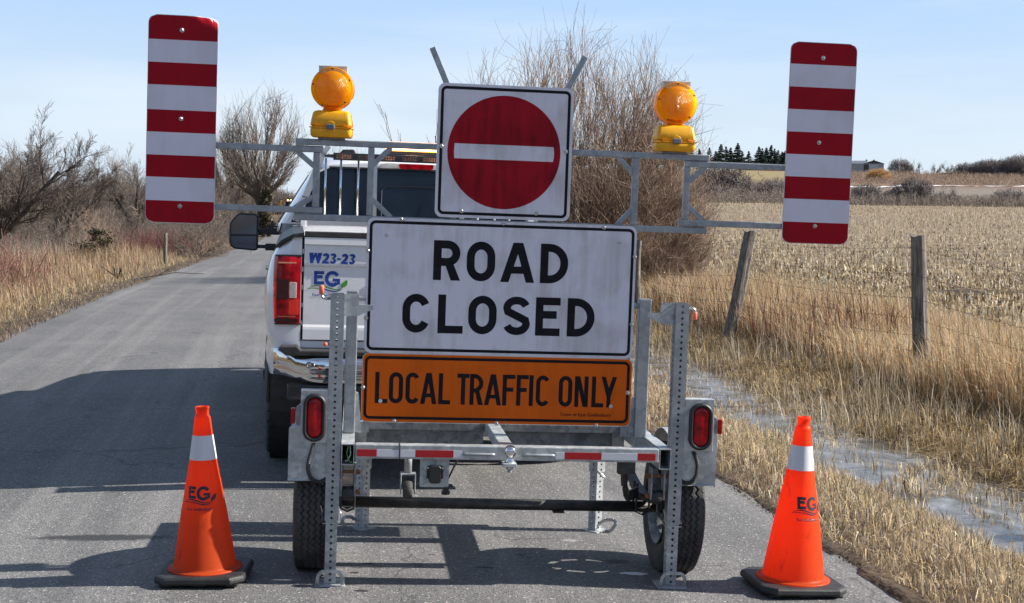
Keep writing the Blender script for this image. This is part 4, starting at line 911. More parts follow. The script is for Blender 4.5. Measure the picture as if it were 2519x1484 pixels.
# ---------------------------------------------------------------- the pickup truck
TK = empty('pickup_truck', 'white pickup truck with an aluminium headache rack and amber light bars, seen from behind', 'pickup truck', (-.402, 7.699, -.02), (0, R(1.0), R(9.0)))
def tp(mbx, name, m, parent=TK, bevel=0, smooth=False, seg=2): return part(mbx, name, m, parent, bevel, smooth, seg)
zsP = [.42, .50, .56, .62, .70, .76, .80, .86, .94, 1.02, 1.10, 1.18, 1.24, 1.28, 1.33, 1.375, 1.405]
fz = dict(zip(zsP, [.90, .925, .94, .955, .972, .962, .958, .972, .985, .990, .988, .978, .966, .952, .925, .885, .83]))
YR, YF, RA = 1.20, 4.88, .475
def body_side(sg):
    ysl = list(np.linspace(.30, 5.45, 190)); v = []; path0 = [(None, .785, .10), (None, .84, .10), (-.05, None, .108), (-.028, None, .13), (-.012, None, .17), (-.003, None, .22), (0, None, .27)]
    cols_ = []
    for z in zsP:
        f_ = fz[z]; row = []
        for dx, xa, y in path0:
            x = xa if xa is not None else f_+dx
            row.append((min(x, f_-.002) if xa is not None else max(x, .79), y, z))
        for y in ysl:
            x = f_; hood = 0
            if y > 1.96: x = min(f_, .985)
            fl = 0
            for yc in (YR, YF):
                d = math.hypot(y-yc, (z-.42)*1.0)
                if d < RA+.11: fl = max(fl, .018*(1-max(0, d-RA)/.11)) if z > .42 else fl
            x = x+fl; zt = z
            if y > 4.15: zt = .42+(z-.42)*(1-.13*min(1, (y-4.15)/1.3)); x = x-.10*max(0, (y-5.0)/.45)**2
            row.append((x, y, zt))
        for t in (1, 2, 3, 4): row.append((max(0, .885-.10*t*t*.35)*(f_/.99) if t < 4 else 0, 5.45+.10*math.sqrt(t), .42+(z-.42)*.87))
        cols_.append(row)
    nc = len(cols_[0]); V = []
    for r, row in enumerate(cols_):
        for (x, y, z) in row:
            for yc in (YR, YF):   # snap to a clean arch
                d = math.hypot(y-yc, z-.42)
                if RA-.022 < d < RA and .3 < y < 5.42 and d > 0: y = yc+(y-yc)*RA/d; z = .42+(z-.42)*RA/d
            V.append((sg*x, y, z))
    F = []
    for r in range(len(cols_)-1):
        for i in range(nc-1):
            q = [V[r*nc+i], V[r*nc+i+1], V[(r+1)*nc+i+1], V[(r+1)*nc+i]]; cy = sum(p[1] for p in q)/4; cz = sum(p[2] for p in q)/4
            if min(math.hypot(cy-YR, cz-.42), math.hypot(cy-YF, cz-.42)) < RA-.005: continue
            if cy < .80 and cz < .615: continue
            F.append((r*nc+i, r*nc+i+1, (r+1)*nc+i+1, (r+1)*nc+i))
    return V, F
b = MB(); b.add(*body_side(-1)); b.add(*body_side(1))
# bed floor, bulkhead, hood, roof of the bed walls
b.box(-.80, .80, .16, 1.95, .80, .83).box(-.84, .84, 1.93, 1.97, .60, 1.43).box(-.79, -.775, .16, 1.95, .80, 1.40).box(.775, .79, .16, 1.95, .80, 1.40)
b.add([(-.86, 4.15, 1.40), (.86, 4.15, 1.40), (.82, 5.4, 1.27), (-.82, 5.4, 1.27), (-.5, 4.15, 1.44), (.5, 4.15, 1.44), (.45, 5.4, 1.31), (-.45, 5.4, 1.31)], [(0, 4, 7, 3), (4, 5, 6, 7), (5, 1, 2, 6)])
body = fixn(tp(b, 'body', 'white_paint', smooth=True)); body.modifiers.new('e', 'EDGE_SPLIT').split_angle = R(32)
for sg in (-1, 1):
    for yc in (YR, YF):
        tp(MB().tube([(sg*.965, yc-(RA)*math.cos(a), .42+(RA)*math.sin(a)) for a in np.linspace(-.1, PI+.1, 30)], .012, 8, False), 'arch_trim', 'dirtytrim', smooth=True)
        tp(MB().lathe([(RA+.01, sg*.95), (RA+.03, sg*.60)], (0, yc, .42), 'x', n=32), 'wheel_well', 'dirtytrim')
    # bed rail cap
    b = MB(); b.add([(sg*.775, .085, 1.418), (sg*.835, .085, 1.408), (sg*.90, .11, 1.372), (sg*.932, .16, 1.335), (sg*.775, 1.98, 1.432), (sg*.845, 1.98, 1.424), (sg*.905, 1.98, 1.39), (sg*.935, 1.98, 1.345),
                     (sg*.775, .085, 1.392), (sg*.83, .085, 1.388), (sg*.892, .112, 1.355), (sg*.926, .162, 1.322)], [(0, 1, 5, 4), (1, 2, 6, 5), (2, 3, 7, 6), (8, 9, 1, 0), (9, 10, 2, 1), (10, 11, 3, 2)])
    fixn(tp(b, 'bed_rail_cap', 'dirtytrim'))
    # tail lamp
    x0, x1 = (.789, .9385); z0, z1 = .913, 1.283
    def lsh(z, e=0): # outline in plan at height z
        k = 1-.05*abs((z-1.1)/.19)**2
        return [(x0, .088), (x0+.03, .079), (x0+.10*k, .078), (x0+.132*k, .088), (x0+.150*k, .115), (x0+.156*k, .17), (x0+.158*k, .25)]
    zl = list(np.linspace(z0, z1, 14)); v = []; m_ = 7
    for z in zl: v += [(sg*(x), y-(.004 if z0+.01 < z < z1-.01 else -.004), z) for x, y in lsh(z)]
    f = [(i*m_+k, i*m_+k+1, (i+1)*m_+k+1, (i+1)*m_+k) for i in range(len(zl)-1) for k in range(m_-1)]+[tuple(range(m_)), tuple((len(zl)-1)*m_+k for k in range(m_))]
    mi = [0]*len(f)
    tl = raw_mesh('tail_lamp', [tuple(p) for p in v], f, None, TK, smooth=True, mats=[M['redlens']]); fixn(tl); tl.modifiers.new('e', 'EDGE_SPLIT').split_angle = R(35)
    def patch(name, xa, xb, za, zb, m, d=.004):
        b = MB(); b.prism(rrect(min(sg*xa, sg*xb), max(sg*xa, sg*xb), za, zb, .004, 3), .0755-d, .08); fixn(part(b, name, m, tl, bevel=.0015))
    patch('reverse_lens', .811, .851, 1.053, 1.141, M['clear'], .003)
    patch('dark_reflector', .855, .918, 1.046, 1.156, M['darklens'], .007); patch('dark_reflector', .80, .93, .918, .938, M['darklens'], .001); patch('lamp_step', .857, .915, 1.158, 1.232, mat('deep_red_lens', (.16, .002, .006), .2, coat=.3, spec=.3), .001); patch('lamp_step', .80, .853, .96, 1.045, mat('bright_red_lens', (.75, .03, .012), .2, coat=.3, spec=.3), .001)
    patch('lens_rib', .815, .915, 1.2435, 1.2515, M['ledpeach'], .002); patch('lens_rib', .815, .912, .947, .952, M['ledpeach'], .002)
    b = MB(); b.box(min(sg*.786, sg*.93), max(sg*.786, sg*.93), .082, .10, 1.2835, 1.292).box(min(sg*.786, sg*.928), max(sg*.786, sg*.928), .082, .10, .904, .9125); part(b, 'lamp_gasket', 'plastic', tl)
# tailgate
def gate_y(z): return .094+(-.012 if z > 1.352 else 0)+(.010*sst(1.246-z, 0, .03) if z < 1.246 else 0)-(.006*sst(.90-z, 0, .012) if z < .90 else 0)
zl = sorted(set(list(np.linspace(.822, 1.392, 42))+[1.352, 1.354, 1.36])); xs_ = np.linspace(-.772, .772, 9); v = []; f = []
for z in zl: v += [(x, float(gate_y(z)), z) for x in xs_]
n_ = len(xs_); f = [(i*n_+k, i*n_+k+1, (i+1)*n_+k+1, (i+1)*n_+k) for i in range(len(zl)-1) for k in range(n_-1)]
b = MB().add(v, f); b.box(-.772, .772, .112, .15, .822, 1.39)
tgt = fixn(tp(b, 'tailgate', 'white_paint')); 
tp(MB().box(-.772, .772, .080, .15, 1.3925, 1.425), 'tailgate_cap', 'dirtytrim', bevel=.005)
tp(MB().box(-.785, .785, .14, .17, .82, 1.40), 'gate_gap', 'plastic'); tp(MB().box(-.86, .86, .11, .17, .775, .812), 'rear_sill', 'white_paint')
yy = .1028-.0
b = MB(); hh_ = .0585; sp_ = .045
def g2(ch, x0, w):
    t = w*.42; h = hh_; out = []
    if ch == 'W': out = [[[(0, h), (t*.8, h), (w*.34, 0), (w*.14, 0)]], [[(w*.14, 0), (w*.34, 0), (w*.58, h), (w*.42, h)]], [[(w*.42, h), (w*.58, h), (w*.84, 0), (w*.66, 0)]], [[(w*.66, 0), (w*.84, 0), (w, h), (w-t*.8, h)]]]
    elif ch == '-': out = [[[(0, h*.38), (w, h*.38), (w, h*.56), (0, h*.56)]]]
    elif ch == '2': out = [strip(arc(w/2, h-t*.5-h*.16, (w-t)/2, h*.16, 180, -20, 10)+[(w*.62, h*.42), (w*.22, t*.5)], t), [[(0, 0), (w, 0), (w, t*.8), (0, t*.8)]]]
    elif ch == '3': out = [strip(arc(w/2, h-t*.42-h*.13, (w-t)/2, h*.13, 170, -80, 10), t*.84), strip(arc(w/2, t*.42+h*.15, (w-t)/2, h*.15, 80, -170, 10), t*.84), [[(w*.35, h*.44), (w*.7, h*.44), (w*.7, h*.62), (w*.35, h*.62)]]]
    for k, layer in enumerate(out):
        for poly in layer: b.face([(x0+p[0]+.07*p[1], 1.2485+p[1]-.0015*(x0+.75)/.27) for p in poly], .0925-.00025*k)
for ch, x0, w in (('W', -.7495, .072), ('2', -.6745, .0375), ('3', -.6345, .0375), ('-', -.5935, .020), ('2', -.5695, .0375), ('3', -.5295, .0375)): g2(ch, x0, w)
wt = part(b, 'fleet_number', 'blue', tgt)
bl_, gr_ = logo(.000646, -.640, 1.139)
b = MB(); [b.face(p, .1025-.00004*(i % 3)) for i, p in enumerate(bl_)]; part(b, 'logo_letters', 'blue', tgt)
b = MB(); [b.face(p, .1022-.00004*(i % 3)) for i, p in enumerate(gr_)]; part(b, 'logo_swoosh', 'green', tgt)
b = MB(); place_text(b, 'East Gwillimbury', -.723, -.548, 1.059, 1.082, .1022, .008); part(b, 'town_name', 'blue', tgt)
b = MB()
for z in (.90, 1.0, 1.1, 1.2, 1.3): b.box(-.782, -.775, .118, .130, z, z+.025)
part(b, 'gate_stop', 'alu', tgt)
part(MB().box(-.12, .12, .070, .092, 1.29, 1.345), 'gate_handle', 'plastic', tgt, bevel=.006)
# rear bumper
xs_ = sorted(set(list(np.linspace(-.93, .93, 61)))); v = []; prof = [(0, -.004), (.05, -.022), (.16, -.030), (.34, -.033), (.52, -.033), (.60, -.024), (.66, -.026), (.86, -.020), (.95, -.010), (1, .010)]
for x in xs_:
    ax_ = abs(x); zt = .742+.034*sst(np.array(ax_), .80, .85); zb_ = .585+.035*sst(np.array(ax_), .70, .90); cv = .16*max(0, (ax_-.62)/.31)**2.2
    for t, d in prof: v.append((x*(1-.0), -.045+d+cv, float(zt+(zb_-zt)*t)))
n_ = len(prof); f = [(i*n_+k, i*n_+k+1, (i+1)*n_+k+1, (i+1)*n_+k) for i in range(len(xs_)-1) for k in range(n_-1)]
bp_ = tp(MB().add(v, f), 'rear_bumper', 'chrome', smooth=True); fixn(bp_); q = bp_.modifiers.new('s', 'SOLIDIFY'); q.thickness = .006; q.offset = -1
part(MB().prism([(-.905, .778), (-.885, .795), (-.80, .797), (-.78, .775), (.78, .775), (.80, .797), (.885, .795), (.905, .778), (.86, .745), (-.86, .745)], -.06, .07), 'step_pad', 'dirtytrim', bp_, bevel=.006); fixn(bpy.data.objects['step_pad'])
for k in range(8): part(MB().box(-.72+k*.055, -.70+k*.055, -.0625, -.058, .757, .768), 'tread_rib', 'dirtytrim', bp_)
for x in (-.735, -.30, .30, .735):
    part(MB().lathe([(.018, .0), (.018, -.006), (.012, -.008), (.0115, -.002), (0, -.002)], (x, -.100, .701), 'y', n=24), 'parking_sensor', 'zinc', bp_, smooth=True).location = (0, 0, 0)
part(MB().box(-.85, .85, -.06, .05, .50, .585), 'bumper_skirt', 'dirtytrim', bp_, bevel=.01)
part(MB().box(-.16, .16, -.108, -.100, .615, .72), 'licence_plate', 'whitetape', bp_, bevel=.002)
tp(MB().box(-.06, .06, -.06, .25, .40, .47), 'hitch_receiver', 'plastic', bevel=.004)
# chassis
b = MB().box(-.50, -.40, .1, 5.2, .48, .60).box(.40, .50, .1, 5.2, .48, .60).tube([(-.80, YR, .40), (.80, YR, .40)], .045, 14); b.lathe([(0, -.16), (.12, -.1), (.15, 0), (.12, .1), (0, .16)], (0, YR, .40), 'x', n=20)
b.tube([(-.80, YF, .40), (.80, YF, .40)], .045, 14).box(-.35, .35, 2.2, 4.6, .36, .62).box(-.95, .95, 2.0, 4.2, .44, .56)
tp(b, 'chassis', 'dirtytrim')
tp(MB().lathe([(0, -.12), (.30, -.12), (.34, -.06), (.34, .06), (.30, .12), (0, .12)], (0, .72, .56), 'z', n=32), 'spare_wheel', 'rubbert')
tp(MB().box(-1.02, -.94, 2.35, 3.95, .40, .45), 'running_board', 'dirtytrim', bevel=.01); tp(MB().box(.94, 1.02, 2.35, 3.95, .40, .45), 'running_board', 'dirtytrim', bevel=.01)
for sg in (-1, 1):
    tp(MB().prism([(sg*1.022, .31), (sg*.94, .31), (sg*.94, .47), (sg*1.008, .47), (sg*1.012, .40), (sg*1.03, .385)], 2.30, 2.35), 'step_end_cap', 'plastic', bevel=.008)
    for yc in (YR, YF):
        wh = bpy.data.objects.new('wheel', None); COL.objects.link(wh); wh.parent = TK; wh.location = (sg*.845, yc, .402)
        tyre('tyre', M['rubbert'], .405, .272, wh, (0, 0, 0), tblk, .235, n=420)
        part(MB().lathe([(.238, sg*.12), (.225, sg*.10), (.215, sg*.05), (.18, sg*.035), (.08, sg*.06), (.05, sg*.08), (0, sg*.08), (0, -sg*.06), (.21, -sg*.07), (.236, -sg*.12)], axis='x', n=40), 'rim', 'alu', wh, smooth=True)
# cab greenhouse
def ring8(y, zb, wb, zt, wt, crownz): return [(-wb, y, zb), (-wb*.985, y, zb+.06), (-(wt+.04), y, zt-.10), (-wt, y, zt-.03), (-wt+.07, y, zt+.01), (-wt*.5, y, crownz-.008), (0, y, crownz), (wt*.5, y, crownz-.008), (wt-.07, y, zt+.01), (wt, y, zt-.03), (wt+.04, y, zt-.10), (wb*.985, y, zb+.06), (wb, y, zb)]
rings = [ring8(1.99, 1.38, .925, 1.46, .90, 1.47), ring8(2.03, 1.38, .935, 1.845, .665, 1.885), ring8(2.12, 1.38, .945, 1.878, .675, 1.93), ring8(2.35, 1.38, .955, 1.90, .685, 1.955), ring8(3.25, 1.38, .955, 1.905, .69, 1.962), ring8(3.45, 1.38, .95, 1.885, .68, 1.94), ring8(4.25, 1.38, .93, 1.44, .88, 1.45)]
v = [p for r in rings for p in r]; n_ = 13
f = [(i*n_+k, i*n_+k+1, (i+1)*n_+k+1, (i+1)*n_+k) for i in range(len(rings)-1) for k in range(n_-1)]+[tuple(range(n_)), tuple((len(rings)-1)*n_+k for k in range(n_))]
cab = fixn(tp(MB().add(v, f), 'cab', 'white_paint', smooth=True)); cab.modifiers.new('e', 'EDGE_SPLIT').split_angle = R(38)
# rear window, split slider, gaskets
def quadp(pts, name, m, parent=cab, t=.004):
    o = raw_mesh(name, [tuple(p) for p in pts], [tuple(range(len(pts)))], M[m], parent); s_ = o.modifiers.new('s', 'SOLIDIFY'); s_.thickness = t; s_.offset = 0; return o
def ry(z): return 1.99-.012+(z-1.42)*.085-.01
quadp([(-.855, ry(1.45), 1.45), (.855, ry(1.45), 1.45), (.80, ry(1.58), 1.58), (.665, ry(1.80), 1.80), (.60, ry(1.832), 1.832), (-.60, ry(1.832), 1.832), (-.665, ry(1.80), 1.80), (-.80, ry(1.58), 1.58)], 'rear_window', 'glass', t=.006)
zz = [( -.235, 1.455), (-.235, 1.69), (-.205, 1.722), (.205, 1.722), (.235, 1.69), (.235, 1.455)]
b = MB()
for i in range(len(zz)-1): b.bar((zz[i][0], ry(zz[i][1])-.006, zz[i][1]), (zz[i+1][0], ry(zz[i+1][1])-.006, zz[i+1][1]), .007, .004)
part(b, 'slider_frame', 'plastic', cab)
part(MB().box(-.2375, -.2345, ry(1.6)-.022, ry(1.6)-.018, 1.46, 1.69), 'slider_edge', 'alu', cab)
b = MB().bar((-.60, ry(1.836)-.004, 1.838), (.60, ry(1.836)-.004, 1.838), .012, .01); part(b, 'window_seal', 'plastic', cab)
for sg in (-1, 1):
    quadp([(sg*.945, 2.30, 1.44), (sg*.953, 3.20, 1.44), (sg*.742, 3.15, 1.79), (sg*.738, 2.45, 1.79)], 'side_window', 'glass')
    quadp([(sg*.951, 3.28, 1.44), (sg*.93, 4.0, 1.45), (sg*.80, 3.60, 1.70), (sg*.742, 3.28, 1.79)], 'side_window', 'glass')
    part(MB().bar((sg*.665, 2.055, 1.845), (sg*.72, 2.06, 1.745), .028, .02), 'pillar_seal', 'plastic', cab)
    tp(MB().box(min(sg*.985, sg*1.03), max(sg*.985, sg*1.03), 2.50, 2.66, 1.092, 1.122), 'door_handle', 'chrome', bevel=.01, seg=3)
quadp([(-.60, 3.53, 1.895), (.60, 3.53, 1.895), (.80, 4.22, 1.475), (-.80, 4.22, 1.475)], 'windscreen', 'glass')
# high brake lamp
b = MB().prism([(-.262, 1.838), (-.235, 1.872), (-.205, 1.882), (.205, 1.882), (.235, 1.872), (.262, 1.838)], 1.998, 2.06); hb = fixn(tp(b, 'high_brake_lamp', 'clear', bevel=.003)); hb.data.materials[0] = M['clear']
fixn(part(MB().prism([(-.118, 1.852), (-.105, 1.843), (.105, 1.843), (.118, 1.852), (.122, 1.874), (.112, 1.8785), (-.112, 1.8785), (-.122, 1.874)], 1.990, 2.0), 'brake_lens', 'redlens', hb, bevel=.003))
part(MB().bar((-.268, 1.996, 1.835), (.268, 1.996, 1.835), .006, .008), 'lamp_seal', 'plastic', hb)
fixn(tp(MB().prism([(-.53, 1.94), (-.50, 1.975), (-.42, 1.978), (-.40, 1.94)], 2.30, 2.55), 'roof_antenna', 'plastic', bevel=.008))
# headache rack
rk = tp(MB().box(-.785, .785, 1.735, 1.775, 1.434, 1.468), 'headache_rack', 'alu', bevel=.003)
for sg in (-1, 1):
    part(MB().bar((sg*.822, 1.755, 1.46), (sg*.648, 1.755, 1.93), .045, .03), 'rack_side_panel', 'alu', rk, bevel=.002)
    part(MB().bar((sg*.655, 1.755, 1.91), (sg*.612, 1.755, 1.972), .036, .03), 'rack_horn', 'alu', rk)
    for x in (.630, .528, .411, ): part(MB().tube([(sg*x, 1.755, 1.4685), (sg*x, 1.755, 1.89)], .0072, 10), 'rack_tube', 'chrome', rk, smooth=True)
    part(MB().box(sg*.30-.016, sg*.30+.016, 1.742, 1.768, 1.4685, 1.885), 'rack_upright', 'alu', rk, bevel=.002)
    part(MB().tube([(sg*.575, 1.75, 1.905), (sg*.60, 1.75, 1.906), (sg*.64, 1.75, 1.908)], .012, 10), 'bar_mount', 'plastic', rk)
    for t in (.35, .72):
        p = Vector((sg*.822, 1.738, 1.46)).lerp(Vector((sg*.648, 1.738, 1.93)), t); part(MB().bar(p+Vector((-.022, 0, .0-.004*sg)), p+Vector((.022, 0, .004*sg)), .006, .004), 'zip_tie', 'plastic', rk)
    part(MB().box(min(sg*.79, sg*.752), max(sg*.79, sg*.752), 1.70, 1.79, 1.425, 1.52), 'rack_foot', 'white_paint', rk, bevel=.003)
lb = tp(MB().box(-.582, .582, 1.718, 1.762, 1.880, 1.928), 'rear_light_bar', 'plastic', bevel=.004)
for k in range(8):
    x = -.512+k*.1463; md = fixn(part(MB().prism(rrect(x-.056, x+.056, 1.887, 1.921, .006, 3), 1.714, 1.7178), 'led_module', 'dirtytrim', lb)); b = MB()
    for i in range(6):
        for j_ in range(2): b.lathe([(0, -.004), (.0052, -.0034), (.0074, 0), (0, 0)], (x-.0425+i*.017, 1.714, 1.8965+j_*.015), 'y', n=10)
    part(b, 'led_cluster', 'ledpeach', md)
rb = tp(MB().box(-.165, .43, 2.55, 2.80, 1.968, 1.990), 'roof_beacon', 'plastic', bevel=.004)
part(MB().box(-.165, .43, 2.55, 2.80, 1.991, 2.040), 'lit_lens', 'amber_on', rb, bevel=.006); part(MB().box(-.165, .43, 2.552, 2.798, 2.041, 2.058), 'beacon_top', 'clear', rb, bevel=.01)
part(MB().box(-.15, .018, 2.544, 2.549, 1.995, 2.025), 'lit_module', 'amber_hot', rb); part(MB().box(.024, .22, 2.544, 2.549, 1.995, 2.025), 'lit_module', 'amber_hot', rb)
# towing mirrors
for sg in (-1, 1):
    X = lambda a: -sg*-a if False else sg*a
    out = [(1.100, 1.225), (1.115, 1.212), (1.27, 1.222), (1.300, 1.24), (1.314, 1.27), (1.314, 1.405), (1.305, 1.43), (1.262, 1.482), (1.235, 1.497), (1.125, 1.495), (1.102, 1.482), (1.096, 1.46)]
    poly = [(sg*x, z) for x, z in out]
    mr_ = fixn(tp(MB().prism(poly, 3.0, 3.10), 'towing_mirror', 'plastic', bevel=.018, seg=3))
    up = [(1.112, 1.338), (1.300, 1.334), (1.300, 1.405), (1.292, 1.424), (1.256, 1.470), (1.236, 1.482), (1.125, 1.480), (1.112, 1.470)]; dn_ = [(1.112, 1.322), (1.300, 1.318), (1.298, 1.268), (1.288, 1.246), (1.262, 1.236), (1.125, 1.226), (1.113, 1.236)]
    for nm, pl_ in (('mirror_pane', up), ('mirror_pane', dn_)):
        o = part(MB().face([(sg*x, z) for x, z in pl_], 2.9985), nm, 'mirror', mr_)
    for z in (1.365, 1.245): tp(MB().box(min(sg*1.10, sg*1.02), max(sg*1.10, sg*1.02), 3.03, 3.06, z-.014, z+.014), 'mirror_arm', 'plastic', bevel=.004); tp(MB().box(min(sg*1.045, sg*.93), max(sg*1.045, sg*.93), 3.01, 3.08, z-.028, z+.024), 'mirror_bracket', 'plastic', bevel=.008)
    b = MB()
    for k in range(7): b.box(sg*.985-.035+k*.0105, sg*.985-.031+k*.0105, 3.02, 3.08, 1.405, 1.424)
    b.box(sg*.985-.04, sg*.985+.04, 3.02, 3.08, 1.392, 1.405); tp(b, 'flood_lamp_fins', 'plastic')
    part(MB().box(min(sg*1.315, sg*1.325), max(sg*1.315, sg*1.325), 3.03, 3.08, 1.32, 1.37), 'clearance_lamp', 'clear', mr_)

# ---------------------------------------------------------------- traffic cones
def traffic_cone(x, y, rz, tilt, label, lrot, sc=1):
    z0 = float(height(x, y, False)); e = empty('traffic_cone', label, 'traffic cone', (x, y, z0+.002), (0, tilt, rz), 'traffic cones either side of the trailer'); e.scale = (sc, sc, sc)
    hw_ = .189; poly = [(-hw_+.05, -hw_), (hw_-.05, -hw_), (hw_, -hw_+.05), (hw_, hw_-.05), (hw_-.05, hw_), (-hw_+.05, hw_), (-hw_, hw_-.05), (-hw_, -hw_+.05)]
    v = []; lv = [(.012, .97), (.018, 1.0), (.034, 1.0), (.042, .97), (.045, .93)]
    for z, k in lv: v += [(p[0]*k, p[1]*k, z) for p in poly]
    n = 8; f = [(i*n+k, i*n+(k+1) % n, (i+1)*n+(k+1) % n, (i+1)*n+k) for i in range(len(lv)-1) for k in range(n)]+[tuple(range(n))[::-1], tuple((len(lv)-1)*n+k for k in range(n))]
    b = MB().add(v, f)
    for sx in (-1, 0, 1):
        for sy in (-1, 0, 1):
            if sx or sy: b.box(sx*.14-.025, sx*.14+.025, sy*.14-.025, sy*.14+.025, 0, .0121)
    part(b, 'base', 'conebase', e, bevel=.004)
    def rad(z): return float(np.interp(z, [.05, .06, .12, .25, .315, .318, .43, .433, .473, .478, .518, .624, .70, .7005, .725, .74], [.1345, .1325, .1235, .1035, .0935, .0915, .0732, .0712, .065, .064, .0574, .0428, .0335, .029, .0275, .0275]))
    prof = [(.157, .0455), (.158, .0485), (.150, .0515), (.140, .0535), (.1335, .058)]+[(rad(z), z) for z in np.linspace(.062, .699, 60)]+[(.0305, .7025), (.0275, .708), (.0265, .722), (.0275, .732), (.0290, .736), (.0295, .7405), (.0285, .7435), (.0245, .744), (.0235, .70)]
    part(MB().lathe(prof, n=72), 'cone_body', 'coneorange', e, smooth=True)
    part(MB().lathe([(.149, .0116), (.149, .002), (.139, .002)], n=40), 'cone_skirt', 'coneorange', e)
    part(MB().lathe([(rad(z)+.0012, z) for z in np.linspace(.519, .623, 8)], n=72), 'reflective_band', 'band', e, smooth=True)
    # printed crest wrapped round the body
    bm = bmesh.new()
    def addp(polys):
        for p in polys:
            try: bm.faces.new([bm.verts.new((q[0], 0, q[1])) for q in p])
            except Exception: pass
    bl2, gr2 = logo(.00044, .0, .366); addp(bl2); addp(gr2)
    tb = MB(); place_text(tb, 'East Gwillimbury', -.056, .056, .3065, .3235, 0, .018)
    vs = [bm.verts.new(p) for p in tb.v]
    for q in tb.f:
        try: bm.faces.new([vs[i] for i in q])
        except Exception: pass
    bmesh.ops.triangulate(bm, faces=bm.faces[:])
    for _ in range(2):
        ed = [q for q in bm.edges if q.calc_length() > .005]; bmesh.ops.subdivide_edges(bm, edges=ed, cuts=1)
    bmesh.ops.triangulate(bm, faces=bm.faces[:])
    for vv in bm.verts:
        r = rad(vv.co.z)+.0009; a = vv.co.x/r+lrot; vv.co = (r*math.sin(a), -r*math.cos(a), vv.co.z)
    me = bpy.data.meshes.new('printed_crest'); bm.to_mesh(me); bm.free(); me.materials.append(M['navy']); o = bpy.data.objects.new('printed_crest', me); COL.objects.link(o); o.parent = e
    return e
traffic_cone(-1.266, 5.695, R(2), R(-1.0), 'orange traffic cone left of the trailer, crossed by a shadow', R(-3), .968)
traffic_cone(1.228, 5.87, R(10), R(2.4), 'orange traffic cone right of the trailer, beside the grass verge', R(12))

# ---------------------------------------------------------------- bare trees and shrubs
def seg_mesh(name, segs, m, parent, sides=3):
    """all limbs of one crown as thin tapered prisms"""
    A = np.array([s[0] for s in segs]); B = np.array([s[1] for s in segs]); r0 = np.array([s[2] for s in segs]); r1 = np.array([s[3] for s in segs])
    d = B-A; d /= np.maximum(np.linalg.norm(d, axis=1, keepdims=True), 1e-9)
    ref = np.where(np.abs(d[:, 2:3]) < .9, np.array([[0, 0, 1.]]), np.array([[1., 0, 0]])); e1 = np.cross(d, ref); e1 /= np.linalg.norm(e1, axis=1, keepdims=True); e2 = np.cross(d, e1)
    V = []
    for P, r in ((A, r0), (B, r1)):
        for k in range(sides): a = 2*PI*k/sides; V.append(P+(e1*math.cos(a)+e2*math.sin(a))*r[:, None])
    V = np.stack(V, 1).reshape(-1, 3); n = len(segs); base = np.arange(n)[:, None]*2*sides
    F = np.concatenate([np.stack([base[:, 0]+k, base[:, 0]+(k+1) % sides, base[:, 0]+sides+(k+1) % sides, base[:, 0]+sides+k], -1) for k in range(sides)])
    return raw_mesh(name, V, [F], m, parent, smooth=sides > 4)
def grow(rng, p, d, L, r, lvl, spec, out):
    """spec[lvl] = (pieces, wobble, lift, children, spread, length ratio, radius ratio, start)"""
    n, wobb, lift, kids, spread, lr, rr, st = spec[lvl]; p = np.array(p, float); d = np.array(d, float); d /= np.linalg.norm(d)
    pts = [(p.copy(), d.copy())]; rs = [r]
    for i in range(n):
        d = d+rng.normal(0, wobb, 3)+np.array([0, 0, lift]); d /= np.linalg.norm(d)
        q = p+d*L/n; r2 = r*(1-(i+1)/n*(1-rr)); out.append((p.copy(), q.copy(), rs[-1], r2, lvl)); p = q; rs.append(r2); pts.append((p.copy(), d.copy()))
    if lvl+1 < len(spec):
        k = int(kids) if kids == int(kids) else int(kids)+(rng.random() < kids-int(kids))
        for c in range(k):
            t = st+(1-st)*(c+rng.random())/k; i = min(int(t*n), n-1); f = t*n-i; q = pts[i][0]*(1-f)+pts[i+1][0]*f; dd = pts[i+1][1]
            a = rng.uniform(0, 2*PI); o = np.cross(dd, [math.cos(a), math.sin(a), .3]); o /= max(np.linalg.norm(o), 1e-6)
            sp = spread*rng.uniform(.6, 1.3); nd_ = dd*math.cos(sp)+o*math.sin(sp)
            grow(rng, q, nd_, L*lr*rng.uniform(.6, 1.15)*(1.15-.5*t), max(rs[i]*.52, .0028), lvl+1, spec, out)
def tree(name, label, cat, seed, stems, spec, mats, parent_loc=(0, 0, 0), cut=1, minr=.0035, group=None, rz=0, crown_name='crown'):
    rng = np.random.default_rng(seed); out = []
    for (p, d, L, r) in stems: grow(rng, p, d, L, r, 0, spec, out)
    e = empty(name, label, cat, parent_loc, (0, 0, rz), group)
    seg_mesh('trunk', [(a, b, max(r0, minr), max(r1, minr)) for a, b, r0, r1, l in out if l < cut], mats[0], e, 7)
    seg_mesh(crown_name, [(a, b, max(r0, minr), max(r1, minr)) for a, b, r0, r1, l in out if l >= cut], mats[1], e, 3)
    return e, len(out)
